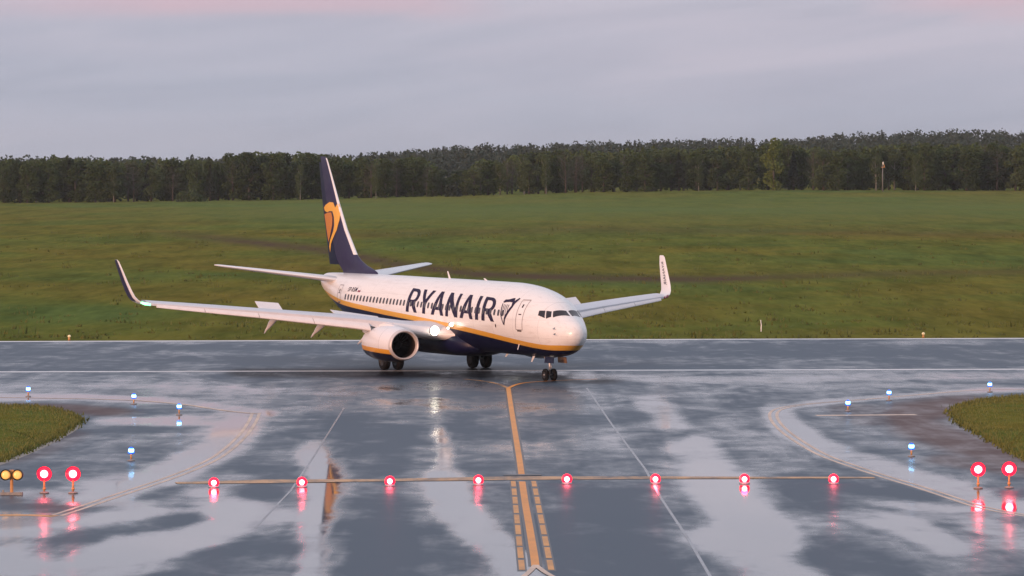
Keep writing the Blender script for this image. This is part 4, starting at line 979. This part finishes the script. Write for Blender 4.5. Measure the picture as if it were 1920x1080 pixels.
# runway edge lights on the far side, marker post
def rw_light(px, row, lb):
    X, Y = g2(px, row); root = empty('runway_edge_light', (X, Y+.6, 0)); tag(root, lb, 'edge light', 'runway edge lights on the far side')
    b = MB(); b.tube([(0, 0, -.02), (0, 0, .2)], [.10, .07], 12); b.build('post', M['post'], root, True)
    b = MB(); b.loft([[(r_*math.cos(2*math.pi*k/14), r_*math.sin(2*math.pi*k/14), z) for k in range(14)] for r_, z in ((.08, .2), (.12, .26), (.10, .34), (.02, .38))]); b.build('lens', M['warm'], root, True)
rw_light(128, 638.5, 'small pale runway edge light at the far verge, left of the airliner'); rw_light(1733, 633.5, 'small pale runway edge light at the far verge, right side of the picture')
def solve_ground(px, row):
    lo, hi = 262., 1500.
    for Yk in np.arange(262, 1500, 1.0):
        X = (px-960)/F*Yk; z = float(terrain(X, Yk))
        if HR+F*(CH-z)/Yk <= row: return X, Yk, z
    return X, Yk, z
X, Y, Z = solve_ground(1427, 622); b = MB(); b.tube([(0, 0, -.1), (.02, 0, .45), (-.03, 0, .82)], [.035, .035, .03], 8); b.box((-.03, 0, .80), (.08, .05, .07)); mp_ = b.build('marker_post', M['white']); mp_.location = (X, Y, Z)
tag(mp_, 'thin white marker post standing in the grass beyond the runway', 'marker post')
# light mast at the wood's edge
X, Y, Z = solve_ground(1655, 357.2); Y = 880; X = (1655-960)/F*Y; Z = float(terrain(X, Y)); root = empty('light_mast', (X, Y, Z)); tag(root, 'slim grey mast with a pale lamp head against the dark wood', 'mast')
b = MB(); b.tube([(0, 0, -.2), (0, 0, 6.6)], [.17, .11], 10); b.build('mast', M['mastgrey'], root, True)
b = MB(); b.box((.1, 0, 5.7), (.8, .5, .12)); b.tube([(.35, 0, 5.7), (.35, 0, 6.3)], .08, 8); b.build('platform', M['post'], root)
b = MB(); b.loft([[(r_*math.cos(2*math.pi*k/12)+.1, r_*math.sin(2*math.pi*k/12), z) for k in range(12)] for r_, z in ((.10, 6.3), (.20, 6.4), (.16, 6.8), (.05, 7.0))]); b.build('lamp_head', M['pale'], root, True)

# ------------------------------------------------------------------ trees
def quads(cent, size, up_bias=.3, r_=None):
    n = len(cent); r_ = r_ or rng
    a_ = r_.normal(size=(n, 3)); a_[:, 2] += up_bias*0; a_ /= np.linalg.norm(a_, axis=1)[:, None]
    b_ = r_.normal(size=(n, 3)); b_ -= a_*(a_*b_).sum(1)[:, None]; b_ /= np.linalg.norm(b_, axis=1)[:, None]
    s_ = (size*r_.uniform(.6, 1.4, n))[:, None] if np.isscalar(size) else (size*r_.uniform(.6, 1.4, n))[:, None]
    v = np.concatenate([cent+a_*s_, cent+b_*s_*.8, cent-a_*s_, cent-b_*s_*.8], 1).reshape(-1, 3)
    f = np.arange(4*n).reshape(-1, 4); return v, f
def crown_broad(h, wd, n, leaf, r_, base=.18):
    k = int(r_.integers(15, 20)); C_ = []
    for i in range(k):
        t_ = (i+.5)/k; z = h*(base+(1-base)*t_*.93); rad = wd*.5*math.sin(math.pi*min(.93, .20+.73*t_))**.6*.62*r_.uniform(.45, 1.05); th = r_.uniform(0, 6.28)
        C_.append((rad*math.cos(th), rad*math.sin(th), z, wd*r_.uniform(.19, .30), h*r_.uniform(.07, .11)))
    P_ = []
    for (x, y, z, rw, rh) in C_:
        m = n//k; d_ = r_.normal(size=(m, 3)); d_ /= np.linalg.norm(d_, axis=1)[:, None]; q = r_.uniform(.45, 1.05, (m, 1))**.6
        P_.append(d_*q*np.array([rw, rw, rh])+np.array([x, y, z]))
    return np.concatenate(P_)
def crown_spruce(h, wd, n, r_):
    t_ = r_.uniform(0, 1, n)**.8; z = h*(.08+.92*t_); lay = np.abs(((z*1.15) % 1.0)-.5)*2
    rad = wd*.5*(1-t_)*(.55+.45*lay)+.05; th = r_.uniform(0, 6.28, n); q = np.sqrt(r_.uniform(.25, 1, n))
    return np.stack([rad*q*np.cos(th), rad*q*np.sin(th), z-.25*rad*q], 1)
def make_tree(nm, kind, seed):
    r_ = np.random.default_rng(seed); root = empty(nm, (0, 0, 0))
    H = 10.0
    tm, lm = {'broad': ('bark', 'leaf'), 'pale': ('bark', 'leafpale'), 'birch': ('birchbark', 'leafpale'), 'bare': ('bark', 'twigs'), 'spruce': ('bark', 'spruce'), 'bright': ('bark', 'leafbright')}[kind]
    b = MB(); th = .16 if kind in ('birch', 'bare') else .2
    pts = [(0, 0, -.4), (r_.uniform(-.1, .1), 0, H*.3), (r_.uniform(-.25, .25), r_.uniform(-.2, .2), H*.62), (r_.uniform(-.3, .3), 0, H*.93)]
    b.tube(pts, [th*1.3, th, th*.6, .03], 7)
    if kind != 'spruce':
        for k in range(7):
            z = H*r_.uniform(.28, .75); a_ = r_.uniform(0, 6.28); L_ = r_.uniform(1.0, 2.0)
            b.tube([(0, 0, z), (L_*.5*math.cos(a_), L_*.5*math.sin(a_), z+L_*.45), (L_*math.cos(a_), L_*math.sin(a_), z+L_*1.1)], [.07, .05, .02], 5)
    b.build('trunk', M[tm], root, True)
    if kind == 'spruce': c_ = crown_spruce(H, 4.2, 2400, r_); v, f = quads(c_, .19, r_=r_)
    elif kind == 'birch': c_ = crown_broad(H, 4.2, 2200, .2, r_, .22); v, f = quads(c_, .16, r_=r_)
    elif kind == 'bare':
        c_ = crown_broad(H, 4.6, 900, .2, r_, .25); v, f = quads(c_, .20, r_=r_); v = v.reshape(-1, 4, 3); m_ = v.mean(1, keepdims=True); v[:, 1::2] = m_+(v[:, 1::2]-m_)*.25; v = v.reshape(-1, 3)
    else: c_ = crown_broad(H, 5.2, 3400, .24, r_, .06 if kind != 'pale' else .1); v, f = quads(c_, .185, r_=r_)
    mesh('crown', v, f.tolist(), M[lm], root)
    return root
protos = {k: [make_tree(nm, k, sd+s0) for sd in range(nv)] for k, nm, nv, s0 in (('broad', 'broadleaf_tree', 4, 10), ('pale', 'broadleaf_tree', 2, 30), ('birch', 'birch_tree', 3, 50), ('bare', 'bare_tree', 3, 70), ('spruce', 'spruce_tree', 3, 90), ('bright', 'broadleaf_tree', 1, 110))}
used = set()
LAB = {'broad': 'dark green broadleaf tree in the front edge of the wood beyond the field', 'pale': 'dull grey-green leafy tree in the front edge of the wood', 'birch': 'slender birch with pale trunk in the front edge of the wood', 'bare': 'thin grey-brown sparse tree in the front edge of the wood', 'spruce': 'dark pointed spruce rising from the wood beyond the field', 'bright': 'tall bright olive-green tree standing out from the wood, right of centre'}
GRP = {'broad': 'dark broadleaf trees of the wood edge', 'pale': 'grey-green trees of the wood edge', 'birch': 'birches of the wood edge', 'bare': 'thin sparse trees of the wood edge', 'spruce': 'spruces of the wood edge', 'bright': None}
def put_tree(kind, X, Y, h, wid=1.0, label=None, rr_=random):
    p_ = rr_.choice(protos[kind]); z = float(terrain(X, Y))
    if p_.name not in used: o = p_; used.add(p_.name)
    else: o = dup(p_, (0, 0, 0))
    o.location = (X, Y, z-.1); o.rotation_euler = (0, 0, rr_.uniform(0, 6.28)); s_ = h/10.0; o.scale = (s_*wid, s_*wid, s_)
    tag(o, label or LAB[kind], 'tree', None if label else GRP[kind])
    if label and 'group' in o: del o['group']
    return o
top_px = [-300, 0, 60, 100, 200, 300, 400, 430, 480, 540, 560, 600, 640, 700, 780, 800, 812, 880, 900, 960, 1000, 1060, 1100, 1200, 1300, 1400, 1450, 1500, 1560, 1600, 1700, 1800, 1850, 1920, 2200]
top_rw = [290, 290, 292, 288, 293, 295, 294, 284, 280, 284, 281, 283, 290, 291, 290, 292, 312, 312, 296, 286, 278, 275, 280, 272, 272, 268, 258, 268, 272, 274, 262, 266, 262, 264, 262]
def top_h(px, Y): return CH+(HR-np.interp(px, top_px, top_rw))*Y/F
rt = random.Random(11)
px = -260
while px < 2180:
    for row_ in range(2):
        Y = (898 if row_ == 0 else 915)+rt.uniform(-5, 6); pxx = px+rt.uniform(-9, 9)+13*row_
        if 1425 < pxx < 1475 and row_ == 0: continue
        X = (pxx-960)/F*Y; ttop = top_h(pxx, Y); h = ttop-float(terrain(X, Y))
        u = rt.random()
        if pxx < 200: kk = 'broad' if u < .68 else 'pale' if u < .9 else 'spruce' if u < .94 else 'birch'
        elif pxx < 420: kk = 'bare' if u < .30 else 'broad' if u < .6 else 'pale' if u < .85 else 'spruce'
        elif pxx < 620: kk = 'broad' if u < .8 else 'pale'
        elif pxx < 880: kk = 'broad' if u < .60 else 'bare' if u < .75 else 'spruce' if u < .86 else 'pale'
        elif pxx < 1200: kk = 'bare' if u < .3 else 'birch' if u < .5 else 'broad' if u < .8 else 'pale'
        elif pxx < 1420: kk = 'broad' if u < .6 else 'pale' if u < .75 else 'birch' if u < .85 else 'spruce'
        else: kk = 'broad' if u < .55 else 'spruce' if u < .62 else 'birch' if u < .72 else 'bare' if u < .85 else 'pale'
        h *= rt.uniform(.74, .93) if row_ == 0 else rt.uniform(.86, .96)
        if 425 < pxx < 600: h *= 1.04
        put_tree(kk, X, Y, max(4, h), rt.uniform(1.0, 1.4)*(10/max(4, h))**.25, None, rt)
    px += 24
def at(px, Y): return (px-960)/F*Y
put_tree('bright', at(1450, 893), 893, top_h(1450, 893)-float(terrain(at(1450, 893), 893)), .95, LAB['bright'], rt)
put_tree('birch', at(213, 891), 891, 8.5, .7, 'birch with a bright white trunk at the left end of the wood', rt)
put_tree('birch', at(1024, 889), 889, 9.5, .7, 'white-trunked birch at the wood edge above the middle of the airliner', rt)
put_tree('birch', at(983, 889), 889, 5.5, .6, 'short pale birch stub at the wood edge beside the white-trunked birch', rt)
for px_, nm in ((563, 'leaning pale birch among dark trees, behind the left field'), (705, 'pale-trunked birch right of the airliner tail'), (1310, 'pale birch with forked trunk, right half of the wood'), (1717, 'tall pale-trunked birch right of the light mast')):
    put_tree('birch', at(px_, 889), 889, 8.5, .7, nm, rt)
def bush(px, Y, wd, h, mt, lb):
    r_ = np.random.default_rng(int(px)); c_ = r_.normal(size=(900, 3)); c_ /= np.linalg.norm(c_, axis=1)[:, None]; c_ *= (r_.uniform(.5, 1, (900, 1)))**.5; c_[:, 2] = np.abs(c_[:, 2])
    c_ *= np.array([wd/2, wd/2, h])*(1+.15*np.sin(c_[:, :1]*7)); v, f = quads(c_, .22, r_=r_); X = at(px, Y); root = empty('bush', (X, Y, float(terrain(X, Y)))); tag(root, lb, 'bush')
    mesh('foliage', v, f.tolist(), M[mt], root); b = MB(); b.tube([(0, 0, -.2), (.1, 0, h*.6)], [.1, .04], 6); b.build('stem', M['bark'], root)
bush(358, 888, 7.5, 2.9, 'leafpale', 'wide rounded grey-green bush at the foot of the left wood')
bush(850, 888, 4.2, 3.2, 'spruce', 'dark rounded bush in the gap of the wood right of the tail')
# the wood's depth behind its front edge
def forest(name, n, Yr, pxr, hfun, nq, leaf, wd, mt, seed, lb, conif=.25):
    r_ = np.random.default_rng(seed); V = []; Fs = []; o_ = 0
    for i in range(n):
        Y = r_.uniform(*Yr); px_ = r_.uniform(*pxr); X = at(px_, Y); z = float(terrain(X, Y)); h = hfun(px_, Y, z, r_)
        if h < 3: continue
        if r_.random() < conif: c_ = crown_spruce(h*.98, wd*.8, nq, r_)
        else: c_ = crown_broad(h, wd, nq, 0, r_, .1)
        v, f = quads(c_+np.array([X, Y, z]), leaf, r_=r_); V.append(v); Fs.append(f+o_); o_ += len(v)
    o = mesh(name, np.concatenate(V), np.concatenate(Fs).tolist(), mt); tag(o, lb, 'wood', kind='stuff')
forest('forest', 520, (925, 1040), (-500, 2420), lambda p_, Y, z, r_: (CH+(HR-np.interp(p_, top_px, top_rw)-r_.uniform(2, 14))*Y/F-z if not 815 < p_ < 880 else 4.5), 260, .42, 5.5, M['leaf'], 5, 'dense mixed wood filling the space behind the front row of trees', .04)
forest('far_forest', 2400, (1150, 2050), (-700, 2620), lambda p_, Y, z, r_: r_.uniform(10.5, 13.5), 150, .52, 7.5, M['farleaf'], 6, 'far wooded ridge fading behind the nearer wood', .07)

# ------------------------------------------------------------------ haze over the whole scene
b = MB(); b.box((0, 4000, 70), (12600, 10600, 150)); hz = bpy.data.materials.new('haze_air'); hz.use_nodes = True; t = hz.node_tree; t.nodes.clear()
pv = t.nodes.new('ShaderNodeVolumePrincipled'); pv.inputs['Color'].default_value = (.92, .93, .95, 1); pv.inputs['Density'].default_value = 6.0e-5; pv.inputs['Anisotropy'].default_value = 0.2
mo = t.nodes.new('ShaderNodeOutputMaterial'); t.links.new(pv.outputs[0], mo.inputs['Volume'])
ho = b.build('haze', hz); tag(ho, 'thin even evening haze between the camera and the far wooded ridge', 'haze', kind='stuff')
